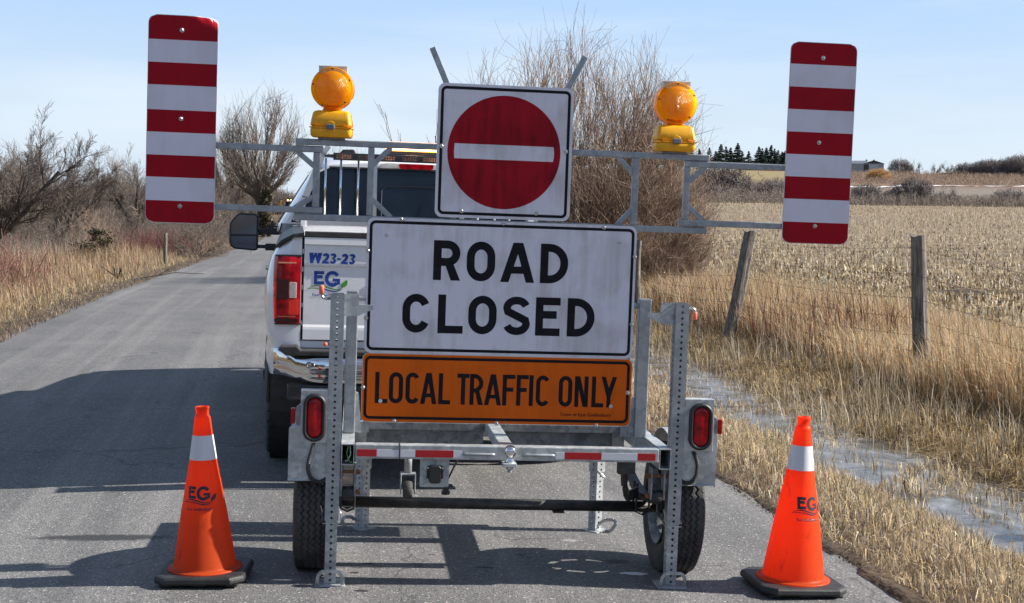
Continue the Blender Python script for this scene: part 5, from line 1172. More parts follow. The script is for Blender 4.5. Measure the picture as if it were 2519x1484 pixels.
def dome_tree(name, label, cat, seed, loc, fork, Rb, n1, n2, n3, n4, r1, minr, mats, group=None, trunk_r=0, jit=1.0, lift=.12, rz=0, crook=.05, lmax=99):
    """limbs, branches and twigs that fill a crown of a given outline; Rb = [(elevation in degrees, reach)]"""
    g = np.random.default_rng(seed); ea = [R(p[0]) for p in Rb]; rb = [p[1] for p in Rb]; O = np.array([0, 0, fork], float); T = []; Cc = []
    reach = lambda ph: float(np.interp(ph, ea, rb))
    def pt(az, ph, f): q = reach(ph)*f; return O+np.array([q*math.cos(ph)*math.cos(az), q*math.cos(ph)*math.sin(az), q*math.sin(ph)])
    def path(a, c, b, n, ra, rb_, out, kn):
        p0 = a; L = np.linalg.norm(b-a); P = [a]; off = g.normal(0, 1, 3)
        for i in range(1, n+1):
            t = i/n; p = a*(1-t)**2+c*2*t*(1-t)+b*t*t+(g.normal(0, crook*L*.35, 3)+off*crook*L*math.sin(t*PI*1.7) if i < n else 0); r = ra+(rb_-ra)*t
            out.append((p0, p, max(ra+(rb_-ra)*(i-1)/n, minr), max(r, minr))); p0 = p; P.append(p)
        return P
    for i in range(n1):
        az = i*2.39996+g.uniform(-.4, .4); ph = math.asin(min(.999, max(.03, 1-(i+.5)/n1)))*.97+g.normal(0, .06); ph = min(max(ph, .05), 1.5); rr = r1*g.uniform(.6, 1.2)
        b = pt(az, ph, g.uniform(.48, .68)); st = O+np.array([math.cos(az), math.sin(az), 0])*(.07*rb[-1]*g.random() if not trunk_r else 0)-np.array([0, 0, trunk_r*g.uniform(0, 4)])
        c = (st+b)/2+np.array([0, 0, (.10 if not trunk_r else -.02)*np.linalg.norm(b-st)]); P1 = path(st, c, b, 8, rr, rr*.45, T, 0)
        for j in range(n2):
            k = int(g.uniform(3, 8.99)); s0 = P1[k]; a2 = az+g.normal(0, .30*jit); p2 = min(max(ph+g.normal(0, .2*jit), -.05), 1.55); b2 = pt(a2, p2, g.uniform(.72, .95)); d = P1[k]-P1[k-1]; d = d/np.linalg.norm(d)
            L2 = np.linalg.norm(b2-s0); P2 = path(s0, s0+d*L2*.45, b2, 6, rr*.42, rr*.16, Cc, 0)
            for q in range(n3):
                k2 = int(g.uniform(1, 6.99)); s1 = P2[k2]; v = s1-O; R_ = max(np.linalg.norm(v), .1); p3 = math.asin(max(-.99, min(.99, v[2]/R_))); a3 = math.atan2(v[1], v[0])+g.normal(0, .16*jit); p3 = min(p3+g.normal(.03, .12*jit), 1.57)
                f = min(1.04, R_/reach(max(p3, 0))+g.uniform(.10, .34))*g.uniform(.93, 1.04); b3 = pt(a3, p3, f)+np.array([0, 0, lift*g.uniform(.2, 1.6)]); d = P2[k2]-P2[k2-1]; d = d/max(np.linalg.norm(d), 1e-6); L3 = np.linalg.norm(b3-s1)
                if L3 > lmax: b3 = s1+(b3-s1)*lmax/L3; L3 = lmax
                P3 = path(s1, s1+d*L3*.5, b3, 4, rr*.14, minr, Cc, 0)
                for w in range(n4):
                    k3 = int(g.uniform(1, 4.99)); s2 = P3[k3]; d = P3[k3]-P3[k3-1]; d = d/max(np.linalg.norm(d), 1e-6); L4 = L3*g.uniform(.18, .5); e4 = s2+(d+g.normal(0, .24, 3)+np.array([0, 0, .3]))*L4*.8; Cc.append((s2, e4, minr, minr*.7))
    e = empty(name, label, cat, loc, (0, 0, rz), group)
    if trunk_r: T.append((np.array([0, 0, -.3]), np.array([.02, 0, fork*.5]), trunk_r*1.25, trunk_r)); T.append((np.array([.02, 0, fork*.5]), O, trunk_r, trunk_r*.8))
    seg_mesh('trunk', T, mats[0], e, 6); seg_mesh('crown', Cc, mats[1], e, 3); return e
def gz_(x, y): return float(height(x, y))
def pos(px, d):  # a spot on the land at distance d in the direction of a column of the view
    x = (px-1259.5)/3400*d; return (x, d, gz_(x, d)-.05)
# the big many-stemmed willow by the fence, right of the road
x, y, z = pos(1415, 30.5)
dome_tree('willow_tree', 'large many-stemmed leafless willow rising behind the no entry board', 'tree', 3, (x, y, z), .05, [(0, 2.6), (10, 2.8), (30, 3.4), (42, 3.9), (55, 4.7), (70, 5.5), (90, 5.95)], 100, 10, 16, 1, .038, .0030, (M['bark'], M['twigr']), lift=.22, crook=.03, jit=.8, lmax=1.15)
# smaller stems just left of the board
stems = [((0, 0, 0), (-.5+.25*i, .1, 1), 3.6-.2*i, .03) for i in range(5)]
tree('willow_sapling', 'sparse leafless sapling peeping out between the roof beacon and the no entry board', 'tree', 9, stems, [(8, .06, .05, 5, .4, .4, .4, .3), (5, .08, .1, 3, .35, .5, .5, .2), (4, .08, .1, 0, .3, .5, .5, .2)], (M['bark'], M['twig']), pos(1120, 29), minr=.004)

# broad crowned elms beyond the bend
e1 = dome_tree('elm_tree', 'tall round-crowned leafless elm beside the far road, left of the pickup cab', 'tree', 21, pos(637, 152), 4.0, [(0, .8), (20, 2.2), (36, 5.2), (50, 7.8), (68, 10.0), (90, 10.9)], 26, 11, 10, 3, .18, .0105, (M['barkd'], M['twig']), trunk_r=.3, lift=.3, crook=.035, jit=.7)
e2 = copy_tree(e1); e2.location = pos(566, 165); e2.rotation_euler.z = 2.2; e2.scale = (.75, .75, .80); e2['label'] = 'leafless elm half hidden by the dented striped board'
# gnarled tree at the left edge of the view
GN = [(10, .10, .03, 11, .65, .58, .4, .15), (7, .12, .05, 9, .55, .56, .35, .1), (6, .12, .05, 8, .5, .55, .4, .08), (4, .11, .04, 4, .45, .6, .5, .05), (3, .1, .02, 0, .5, .5, .5, .2)]
g1, n = tree('gnarled_tree', 'large gnarled leafless tree at the left edge with one thick limb reaching right', 'tree', 33, [((0, 0, 0), (-.1, 0, 1), 3.6, .14), ((0, 0, .8), (.95, -.1, .62), 4.3, .12), ((.2, 0, .3), (.3, .3, 1), 3.4, .08), ((0, 0, 1.2), (-.8, -.4, .8), 3.4, .08)], GN, (M['barkd'], M['twigd']), pos(-70, 37), minr=.0042)
print('gnarl', n)
g1.scale = (.80, .80, .78)
for k_, (px_, d_, rz_, sx_, sz_, lb_) in enumerate([(150, 60, 2.3, .85, .95, 'second gnarled leafless tree, set back in the thicket behind the limb of the first'), (20, 52, 4.0, .9, 1.0, 'gnarled leafless tree at the very left edge, behind the large one'), (330, 74, 5.1, .8, .95, 'gnarled leafless tree just left of the dented striped board, rising above the thicket')]):
    c_ = copy_tree(g1); c_.location = pos(px_, d_); c_.rotation_euler.z = rz_; c_.scale = (sx_, sx_, sz_); c_['label'] = lb_; c_['group'] = 'gnarled trees left of the road'
g1['group'] = 'gnarled trees left of the road'
# thicket prototypes
SH = [(7, .12, .04, 7, .55, .6, .4, .15), (6, .15, .05, 6, .5, .55, .45, .15), (5, .15, .05, 4, .5, .55, .5, .15), (3, .15, .03, 0, .5, .5, .5, .2)]
def shrub_stems(seed, k, h, sp, r):
    g = np.random.default_rng(seed); return [((g.normal(0, .25), g.normal(0, .25), 0), (g.normal(0, sp), g.normal(0, sp), 1), h*g.uniform(.7, 1.1), r*g.uniform(.6, 1)) for _ in range(k)]
THG = 'leafless shrubs of the tangled thicket left of the road'; THL = 'grey leafless shrub in the dense thicket behind the dry grass left of the road'
protos = []
for i, (Rb, n1, n2, n3, r, mt, tr, fk) in enumerate([([(0, 1.5), (40, 2.2), (90, 3.0)], 16, 7, 6, .03, 'twig', 0, .05), ([(0, 1.2), (40, 2.3), (90, 4.2)], 12, 8, 7, .04, 'twigd', 0, .05), ([(0, 1.7), (40, 2.0), (90, 2.2)], 20, 6, 6, .02, 'twigr', 0, .05), ([(0, 1.6), (30, 2.4), (60, 3.3), (90, 3.6)], 10, 9, 7, .05, 'twig', .085, 1.1)]):
    e = dome_tree('leafless_shrub', THL, 'shrub', 50+i, (0, 0, 0), fk, Rb, n1, n2, n3, 2, r, .0050 if i != 3 else .0058, (M['barkd'], M[mt]), group=THG, trunk_r=tr, crook=.09, jit=1.25, lift=.1); protos.append(e)
for i, (Rb, n1, n2, n3, mt) in enumerate([([(0, 2.0), (45, 2.2), (90, 2.1)], 16, 8, 8, 'twig_hazed'), ([(0, 2.1), (45, 1.8), (90, 1.5)], 16, 8, 8, 'twig_hazed'), ([(0, .9), (60, 2.0), (90, 3.2)], 7, 6, 6, 'twig')]):
    e = dome_tree('far_bush', 'dark far bush', 'bush', 150+i, (0, 0, 0), .05, Rb, n1, n2, n3, 1, .04, .015, (M['barkd'], M[mt]), group=THG, crook=.08, jit=1.2); protos.append(e)
used = set()
def put(k, px, d, sc, label=None, group=None, h=None):
    p = protos[k]
    if k in used: p = copy_tree(p)
    else: used.add(k)
    p.location = pos(px, d); p.rotation_euler = (0, 0, random.uniform(0, 6.28)); p.scale = (sc, sc, sc*(h or random.uniform(.9, 1.1)))
    if label: p['label'] = label
    if group: p['group'] = group
    return p
# rows following the left side of the road, from the near thicket to the vanishing point
random.seed(21)
def left_px(d, u): x = float(crown(d))+u/cTH; return 1259.5+3400*x/d
for d, u0, u1, n, s0, s1, kk in [(34, -16, -9.5, 4, .55, .75, (0, 1)), (40, -19, -9.5, 6, .55, .85, (0, 1, 2)), (47, -21, -8.5, 7, .65, .95, (0, 1, 2, 3)), (55, -24, -7.5, 9, .75, 1.05, (0, 1, 2, 3)), (66, -27, -7, 10, .85, 1.15, (0, 1, 3)), (80, -32, -6.5, 11, .85, 1.2, (0, 1, 3)),
                                (98, -37, -6.5, 10, .9, 1.3, (0, 1, 3)), (120, -40, -6.2, 10, .95, 1.4, (1, 3)), (150, -42, -6, 9, 1.1, 1.6, (1, 3)), (190, -40, -6, 8, 1.4, 2.1, (1, 3)), (240, -34, -6, 7, 1.8, 2.5, (1, 3)), (300, -30, -7, 5, 2.3, 3.0, (1, 3))]:
    for i in range(n):
        u = u0+(u1-u0)*(i+random.random())/n; dd = d*random.uniform(.95, 1.06); px = left_px(dd, u)
        if px > -160: put(random.choice(kk), px, dd, random.uniform(s0, s1))
# right side of the far road, seen over the truck
for d, u, s in ((170, 7, 2.0), (205, 7.5, 2.4), (250, 8, 2.6), (300, 8, 3)): put(3, left_px(d, u), d, s, 'leafless tree on the right verge of the far road, behind the cab roof', 'trees on the right verge of the far road')
# pale bush with fanned stems beside the dented board, cedar, red dogwood
put(0, 585-95, 52, .85, 'pale fan-shaped leafless bush just right of the lone fence post')
def clump_tree(name, label, cat, seed, h, w, n, mt, loc, cone=False, group=None, lsz=.12):
    g = np.random.default_rng(seed); e = empty(name, label, cat, loc, (0, 0, g.uniform(0, 6)), group)
    seg_mesh('trunk', [((0, 0, 0), (0, 0, h*.93), .018*h, .004*h)], M['barkd'], e, 6)
    P = []; 
    if cone:
        tiers = int(h*2.2); 
        for t in range(tiers):
            z = h*(.16+.84*(t+g.random())/tiers); fr_ = max(.02, 1-((z-h*.12)/(h*.9))); R_ = w*fr_**1.05*g.uniform(.55, 1.2); k = max(4, int(n/tiers*(.12+1.7*fr_)))
            nb = g.integers(5, 8); ba = g.uniform(0, 6.28, nb)
            for q in range(k): a = ba[g.integers(nb)]+g.normal(0, .12); rr = R_*g.random()**.6; P.append((rr*math.cos(a), rr*math.sin(a), z-.22*rr+.12*rr*rr/w+g.normal(0, .03*h/8)))
    else:
        for b_ in range(26):
            a = g.uniform(0, 6.28); zc = h*g.uniform(.08, .95); rr = w*(1.05-zc/h)**.7*g.uniform(.3, 1); cx, cy = rr*math.cos(a), rr*math.sin(a)
            for q in range(n//26): P.append((cx+g.normal(0, w*.16), cy+g.normal(0, w*.16), zc+g.normal(0, h*.045)))
    P = np.array(P); k = len(P); D1 = g.normal(0, 1, (k, 3)); D1[:, 2] -= .2; D1 /= np.linalg.norm(D1, axis=1, keepdims=True); D2 = np.cross(D1, g.normal(0, 1, (k, 3))); D2 /= np.linalg.norm(D2, axis=1, keepdims=True)
    s = lsz*g.uniform(.6, 1.5, (k, 1)); V = np.stack([P-D1*s, P+D2*s*.45, P+D1*s, P-D2*s*.45], 1).reshape(-1, 3); F = (np.arange(k)[:, None]*4+np.arange(4)[None]); raw_mesh('crown', V, [F], M[mt], e)
    return e
clump_tree('cedar_tree', 'dark bronze-green cedar in the thicket above the grass, left of the dented board', 'cedar', 4, 1.35, .7, 1900, 'cedar', pos(240, 46), lsz=.05)
clump_tree('cedar_tree', 'low dark cedar bush beside the taller cedar in the thicket', 'cedar', 5, 1.1, .9, 2200, 'cedar', pos(205, 45), lsz=.05)
clump_tree('cedar_tree', 'narrow dark cedar under the right side of the tall elm', 'cedar', 6, 4.6, .9, 3200, 'cedar', pos(650, 120), lsz=.16)
def dogwood(name, label, px, d, w, h, n, seed, mt='dogwood'):
    g = np.random.default_rng(seed); segs = []
    for i in range(n):
        x, y_ = g.normal(0, w*.42), g.normal(0, .8); dx, dy = g.normal(0, .22), g.normal(0, .2); H = h*g.uniform(.55, 1.05); p = np.array([x, y_, 0]); q = p+np.array([dx*H*.5, dy*H*.5, H*.55]); r = q+np.array([dx*H*.7, dy*H*.7, H*.45])
        segs += [(p, q, .007, .006), (q, r, .006, .004)]
        for k in range(3): t = g.uniform(0, 1); o = p*(1-t)+q*t; segs.append((o, o+np.array([g.normal(0, .2), g.normal(0, .2), g.uniform(.25, .6)])*H*.6, .005, .003))
    e = empty(name, label, 'shrub', pos(px, d)); seg_mesh('stems', segs, M[mt], e, 3); return e
dogwood('dogwood_shrub', 'dark red dogwood thicket under the striped board, behind the grass', 390, 56, 2.4, 1.3, 700, 1)
dogwood('dogwood_shrub', 'red-stemmed dogwood at the far left among the tall grass', 15, 26, .8, 1.35, 110, 2, 'dogwoodr')
# far woods on the flat land at the left: a mass nobody could count
def far_wood():
    segs = []; g = np.random.default_rng(12)
    for i in range(5200):
        a = g.uniform(-.52, -.12); d = g.uniform(250, 330)*(1 if a < -.2 else 1.2); x = a*d; z = gz_(x, d) if i % 8 == 0 else z; h = g.uniform(4.5, 7.6)*(.85+.25*math.sin(a*60)+.1*math.sin(a*171))
        p = np.array([x, d, z]); segs.append((p, p+np.array([g.normal(0, .4), 0, h*.7]), .12, .05))
        for k in range(4): o = p+np.array([0, 0, h*g.uniform(.25, .7)]); segs.append((o, o+np.array([g.normal(0, 1.1), g.normal(0, 1), g.uniform(.5, 2.2)]), .07, .03))
    o = seg_mesh('far_wood', segs, M['twigd'], None, 3); tag(o, 'dark band of leafless woodland on the horizon behind the thicket at left', 'woodland', kind='stuff')
far_wood()
# low brush that fills the foot of the hedgerows
def brush(name, label, n, fn, h0, h1, m, r, seed):
    g = np.random.default_rng(seed); segs = []
    for i in range(n):
        x, y = fn(g); z = None; 
        p = np.array([x, y, 0.]); segs.append([p, g.uniform(h0, h1)])
    xy = np.array([s[0] for s in segs]); zz = height(xy[:, 0], xy[:, 1]); out = []
    for (p, h), z in zip(segs, zz):
        p = p.copy(); p[2] = z; q = p+np.array([g.normal(0, .25), g.normal(0, .25), 1])*h; out.append((p, q, r, r*.5))
        for k in range(2): o = p+(q-p)*g.uniform(.2, .8); out.append((o, o+np.array([g.normal(0, .5), g.normal(0, .5), g.uniform(.1, .6)])*h*.6, r*.7, r*.4))
    o = seg_mesh(name, out, M[m], None, 3); tag(o, label, 'brush', kind='stuff')
def f_left(g):
    d = g.uniform(36, 130); u = g.uniform(-26-(d-30)*.3, -9.5+min(3.4, (d-36)*.06)); return float(crown(d))+u/cTH, d
brush('thicket_undergrowth', 'grey-brown tangled undergrowth below the thicket left of the road', 26000, f_left, .6, 2.0, 'twigd', .008, 31)
def f_right(g): d = g.uniform(149, 168); return d*g.uniform(-.02, .42), d
brush('hedgerow_brush', 'brown low brush along the far edge of the stubble field', 9000, f_right, .3, 1.5, 'twig', .022, 32)
def f_r2(g): a = g.uniform(.02, .215); d = g.uniform(168, 330); return d*a, d
brush('hillside_brush', 'purple-brown brush across the dip below the spruces', 9000, f_r2, .5, 2.4, 'twig', .03, 33)
def f_r3(g): a = g.uniform(.20, .46); d = g.uniform(395, 545); return d*a, d
brush('ridge_brush', 'purple-brown scrub covering the ridge at right', 9000, f_r3, .5, 2.3, 'twigr', .05, 34)

# hedgerow bushes between the stubble and the far hill, one by one
HB = 'bushes of the far hedgerow'
for px, d, s, k, lab in [(2128, 158, 1.15, 4, 'round grey bush across the field, touching the right edge of the clean striped board'), (2192, 158, .95, 5, 'dark bush forming the left half of the pair in mid field edge'), (2236, 157, 1.35, 4, 'largest dark bush of the pair on the field edge, right of the striped board'),
                         (2325, 158, .95, 5, 'dome-shaped dark bush alone between the pair and the last bushes'), (2318, 163, 1.15, 6, 'thin pale bush standing up behind the dome-shaped one'), (2408, 158, .6, 5, 'small low bush right of the dome-shaped bush'), (2445, 157, .55, 5, 'lower bush left of the last round bush'), (2476, 166, 1.15, 4, 'last round bush at the right edge of the view on the field edge'), (2505, 156, .5, 5, 'tiny bush under the last round bush'),
                         (1700, 170, 1.5, 6, 'slender bush left of the orange one below the spruces'), (1742, 165, 1.25, 5, 'orange-brown bush behind the inner corner of the right wing frame'), (1775, 200, 2.2, 4, 'pale grey bush right of the orange-brown one'), (1840, 164, 1.6, 6, 'thin whitish sapling in the brush, halfway to the striped board'), (1905, 180, 1.5, 4, 'grey bush touching the left edge of the clean striped board')]:
    o = put(k, px, d, s, lab, HB)
def ridge(px, d, s, k, lab, grp='trees along the ridge'): return put(k, px, d, s, lab, grp)
for px, s, k in [(2205, 2.6, 4), (2240, 2.4, 6), (2292, 1.8, 6), (2320, 2.4, 6), (2365, 2.3, 4), (2345, 1.6, 6)]: ridge(px, 560, s, k, 'leafless tree standing up along the ridge, right of the barn')
for i in range(12): ridge(2405+i*10.5, 560-4*i, 2.7+.4*math.sin(i)+.07*i, 4+(i % 3)*(i % 2), 'dark tree of the dense clump on the ridge at the right edge')
o = put(5, 2153, 440, 2.2, 'golden-twigged willow in front of the barn'); [setattr(c.material_slots[0], 'link', 'OBJECT') or setattr(c.material_slots[0], 'material', M['tanwil']) for c in o.children]
# spruces on the hill
SPG = 'spruces in the row on the hill'
sp = [clump_tree('spruce_tree', 'dark spruce in the row on the hill above the right wing', 'spruce', 70+i, 12.0, 2.9, 5200, 'needles', (0, 0, 0), True, SPG, .26) for i in range(3)]
first = [True]*3
tips = [1390, 1425, 1470, 1500, 1530, 1560, 1585, 1610, 1640, 1665, 1690, 1712, 1737, 1752, 1765, 1777, 1789, 1806, 1818, 1833, 1858, 1866, 1876, 1888, 1896, 1905, 1915, 1922, 1930, 1944, 1960, 1985]
hts = {1858: 60, 1876: 62, 1888: 66, 1833: 60}
for i, px in enumerate(tips):
    k = i % 3; s_ = sp[k] if first[k] else copy_tree(sp[k]); first[k] = False
    d = 600+8*((i*5) % 7); s_.location = pos(px, d); q = (58+6*math.sin(i*2.3)+5*math.sin(i*.9))/3400*d/12.0; s_.scale = (q*1.9, q*1.9, q*.97); s_.rotation_euler.z = i*1.3
# barn, sheds, house, fence on the hill
def pyz(px, d): x, y, z = pos(px, d); return x, y, z+.05
x, y, z = pyz(2140, 585); BN = empty('barn', 'grey metal barn with a dark gable end, on the ridge beside the clean striped board', 'barn', (x, y, z+.9), (0, 0, R(-14)))
MW = mat('barn_siding', (.26, .28, .31), .6, .3, .15, 3, stretch=(6, 1, .2)); MD = mat('barn_gable', (.06, .045, .045), .8); MRf = mat('barn_roof', (.16, .18, .20), .5, .3, .1, 2)
W_, Hh, Lb, rf = 8.2, 2.9, 17, 1.35
part(MB().box(-W_/2-Lb, W_/2, 0, 12, 0, Hh) if False else MB().box(-Lb, W_/2, 0, 9, -2, Hh), 'wall', MW, BN)
part(MB().prism([(-W_/2, Hh), (0, Hh+rf), (W_/2, Hh)], -.15, -.02), 'gable', MD, BN)
rfm = MB(); rfm.add([(-W_/2-.3, -.5, Hh-.05), (0, -.5, Hh+rf), (W_/2+.3, -.5, Hh-.05), (-W_/2-.3, 9.3, Hh-.05), (0, 9.3, Hh+rf), (W_/2+.3, 9.3, Hh-.05)], [(0, 1, 4, 3), (1, 2, 5, 4)]); rfm.add([(-Lb, -.3, Hh-.1), (-W_/2, -.3, Hh-.1), (-2, 4.5, Hh+rf-.05), (-Lb, 4.5, Hh+rf-.05)], [(0, 1, 2, 3)]); part(rfm, 'roof', MRf, BN)
part(MB().box(-2.0, 1.9, -.2, -.02, 0, 2.5), 'door', mat('barn_door', (.36, .37, .38), .6), BN); part(MB().box(-4.1, -2.05, -.03, -.005, 0, 2.5), 'open_bay', MD, BN)
for xx in (-3, 0): part(MB().lathe([(0, .6), (.35, .45), (.3, 0)], (xx, 4.4, Hh+rf-.1), n=10), 'roof_vent', MD, BN)
x, y, z = pyz(1783, 575); SH_ = empty('shed', 'small pale grey shed at the foot of the spruces', 'shed', (x, y, z), (0, 0, R(20)))
part(MB().box(-3.4, 3.4, 0, 5, 0, 3.0), 'wall', mat('shed_wall', (.33, .36, .42), .7), SH_); part(MB().add([(-3.6, -.2, 3.0), (3.6, -.2, 3.25), (3.6, 5.2, 3.25), (-3.6, 5.2, 3.0)], [(0, 1, 2, 3)]), 'roof', MRf, SH_); part(MB().box(1.2, 2.0, -.04, -.01, 1.9, 2.5), 'window', MD, SH_)
x, y, z = pyz(1862, 640); HS = empty('farmhouse', 'long pale house glimpsed between the spruce trunks', 'house', (x, y, z), (0, 0, 0))
part(MB().box(-13, 9, 0, 8, 0, 3.3), 'wall', mat('house_wall', (.30, .33, .38), .8), HS); part(MB().add([(-13.5, -.5, 3.2), (9.5, -.5, 3.2), (9.5, 4, 4.9), (-13.5, 4, 4.9), (9.5, 8.5, 3.2), (-13.5, 8.5, 3.2)], [(0, 1, 2, 3), (3, 2, 4, 5)]), 'roof', MRf, HS)
for xx in (-10, -5, 0, 5): part(MB().box(xx, xx+1.4, -.05, -.01, 1.0, 2.3), 'window', MD, HS)
x, y, z = pyz(2365, 520); LS = empty('low_shed', 'long dark maroon shed roofed low in the scrub on the ridge', 'shed', (x, y, z-.3), (0, 0, R(6)))
part(MB().prism([(-7, 0), (7, 0), (7, 2.9), (-7, 1.9)], 0, 6), 'wall', mat('maroon_wall', (.055, .025, .028), .8), LS); part(MB().add([(-7.3, -.3, 1.95), (7.3, -.3, 2.98), (7.3, 6.3, 3.0), (-7.3, 6.3, 2.0)], [(0, 1, 2, 3)]), 'roof', MD, LS)
x, y, z = pyz(2397, 575); b = MB()
for xx in (-2.5, 2.5): 
    for yy in (0, 4): b.box(xx-.08, xx+.08, yy, yy+.16, 0, 2.9)
GZ = empty('open_shelter', 'skeletal open shelter frame with a low peaked top on the ridge', 'shelter', (x, y, z)); part(b, 'frame', 'whitetape', GZ); part(MB().add([(-2.9, -.2, 2.9), (0, -.2, 3.6), (3.4, -.2, 2.7), (-2.9, 4.3, 2.9), (0, 4.3, 3.6), (3.4, 4.3, 2.7)], [(0, 1, 4, 3), (1, 2, 5, 4)]), 'roof', MRf, GZ)
x, y, z = pyz(1915, 570); b = MB(); b.box(-6.5, 5, 0, .06, .1, 1.0); SF = empty('snow_fence', 'orange plastic snow fence at the foot of the spruces', 'fence', (x, y, z)); part(b, 'mesh_panel', mat('orange_mesh', (.75, .16, .06), .7), SF)
for i in range(5): part(MB().box(-6.5+i*2.8, -6.42+i*2.8, -.06, -.01, 0, 1.2), 'stake', 'barkd', SF)

# ---------------------------------------------------------------- far tractor with a raised boom mower
x = float(crown(238))-1.5; TC = empty('tractor', 'yellow and red roadside tractor with lit amber beacons far down the road', 'tractor', (x, 238, gz_(x, 238)), (0, 0, R(9)))
b = MB().box(-.5, .5, -.4, 2.6, .75, 1.6); part(b, 'chassis', 'plastic', TC, bevel=.05)
cabm = mat('tractor_red', (.20, .02, .03), .4); YM = mat('machine_yellow', (.75, .36, .02), .5)
part(MB().box(-.75, .75, -.5, 1.2, 2.75, 2.95), 'cab_roof', cabm, TC, bevel=.04); part(MB().box(-.68, .68, -.42, 1.1, 1.5, 2.74), 'cab', 'glass', TC, bevel=.03); part(MB().box(-.72, .72, -.46, 1.15, 1.0, 1.5), 'cab_base', cabm, TC, bevel=.03)
for sx in (-1, 1):
    part(MB().lathe([(0, -.26), (.5, -.26), (.84, -.24), (.86, 0), (.84, .24), (.5, .26), (0, .26)], (sx*.95, 0, .86), 'x', n=28), 'rear_tyre', 'rubbert', TC, smooth=True)
    part(MB().lathe([(0, -.18), (.5, -.18), (.56, 0), (.5, .18), (0, .18)], (sx*.85, 2.5, .56), 'x', n=24), 'front_tyre', 'rubbert', TC)
for xx in (-.28, .22): part(MB().lathe([(0, .2), (.09, .18), (.11, 0)], (xx, .2, 2.97), n=12), 'beacon', 'amber_hot', TC, smooth=True)
part(MB().bar((-.9, .2, 1.1), (-1.75, .1, 1.9), .35, .3).bar((-1.65, .1, 1.6), (-1.35, .0, 3.0), .26, .26), 'boom', YM, TC); part(MB().box(-2.1, -1.2, -.2, .3, 1.2, 1.85), 'mower_head', YM, TC, bevel=.05)

# ---------------------------------------------------------------- fences
WF = empty('wire_fence', 'woven wire fence on weathered leaning cedar posts between the ditch and the stubble field', 'fence', (0, 0, 0))
def fence_post(base, top, r, seed, parent, m='wood'):
    g = np.random.default_rng(seed); n = 18; b = MB(); K = 26; v = []; k1, k2 = g.uniform(0, 6, 2)
    ang = [2*PI*k/n for k in range(n)]; crack = [g.random() < .3 for _ in range(n)]; base = Vector(base); top = Vector(top)
    for i in range(K):
        t = i/(K-1); c = base.lerp(top, t)+Vector((.012*math.sin(t*5+k1), .01*math.sin(t*4+k2), 0))
        for k in range(n): rr = r*(1.12-.16*t)*(1+.06*math.sin(2*ang[k]+k1+t)+.04*math.sin(5*ang[k]+k2)+(-.13 if crack[k] else 0)*(.6+.4*math.sin(t*9+k)))+g.normal(0, .0012); v.append((c.x+rr*math.cos(ang[k]), c.y+rr*math.sin(ang[k]), c.z+(.012*math.sin(3*ang[k]) if i == K-1 else 0)))
    f = [(i*n+k, i*n+(k+1) % n, (i+1)*n+(k+1) % n, (i+1)*n+k) for i in range(K-1) for k in range(n)]+[tuple((K-1)*n+k for k in range(n))]
    return part(b.add(v, f), 'fence_post' if parent else 'fence_post', m, parent)
FP = []
uf = 7.0
spec_p = [(8.9, 7.12, .03, 1.36, .095), (14.75, 7.12, -.13, 1.68, .080), (20.3, 6.72, .32, 1.66, .092), (26.3, 6.74, .0, 1.36, .08), (32, 6.8, .1, 1.4, .085), (38, 7, -.1, 1.45, .085), (44.5, 7, 0.1, 1.5, .085)]
for i, (yy, u, lean, h, r) in enumerate(spec_p):
    x = float(crown(yy))+u/cTH; z = gz_(x, yy)-.04; top = (x+lean, yy+.05, z+h); fence_post((x, yy, z), top, r, 80+i, WF); FP.append((Vector((x, yy, z)), Vector(top)))
def wire_path(a, b, n, amp, sag):
    out = []; L = (b-a).length
    for i in range(n+1):
        t = i/n; p = a.lerp(b, t); out.append(p+Vector((0, 0, -sag*4*t*(1-t)+amp*math.sin(i*PI))+0) if False else p+Vector((0, 0, -sag*4*t*(1-t)+amp*(1 if i % 2 else -1))))
    return out
wseg = []
for i in range(len(FP)-1):
    a0, a1 = FP[i]; b0, b1 = FP[i+1]; lines = []
    for k, t in enumerate((.93, .76, .61, .48, .37, .27, .18)):
        P = wire_path(a0.lerp(a1, t), b0.lerp(b1, t), 90 if i < 3 else 40, .006, .05+.01*math.sin(k*3+i)); P = [p+Vector((-.09, -.03, 0)) for p in P]; lines.append(P); r = .0023 if i < 3 else .003
        wseg += [(tuple(P[j]), tuple(P[j+1]), r, r) for j in range(len(P)-1)]
    step = 3 if i < 3 else 2
    for j in range(0, len(lines[0]), step):
        for k in range(len(lines)-1): a, b_ = lines[k][j], lines[k+1][j]; wseg.append((tuple(a), tuple(b_), .0016, .0016))
seg_mesh('woven_wire', wseg, M['wire'], WF, 3)
x, y, z = pos(407, 41); LP_ = fence_post((x, y, z), (x-.03, y, z+.98), .055, 99, None); tag(LP_, 'lone weathered grey post standing in the dry grass left of the road', 'fence post')
# broken stump and a fallen branch on the left verge
g = np.random.default_rng(3); xx, yy = (287-1259.5)/3400*31, 31.; zz = gz_(xx, yy); sg_ = [((xx+g.normal(0, .06), yy, zz), (xx+g.normal(0, .16), yy, zz+g.uniform(.2, .42)), .016, .007) for _ in range(9)]
o = seg_mesh('dead_stalks', sg_, M['barkd'], None, 4); tag(o, 'clump of short dark broken stalks at the edge of the left verge', 'dead plant')
sg_ = [((xx+.25, yy, zz+.05), (xx+1.25, yy+.2, zz+.22), .022, .012), ((xx+1.25, yy+.2, zz+.22), (xx+1.9, yy+.2, zz+.20), .012, .006), ((xx+.9, yy+.1, zz+.16), (xx+1.3, yy+.1, zz+.40), .01, .005)]
o = seg_mesh('fallen_branch', sg_, M['bark'], None, 5); tag(o, 'thin fallen branch lying on the left verge beside the dark stalks', 'branch')

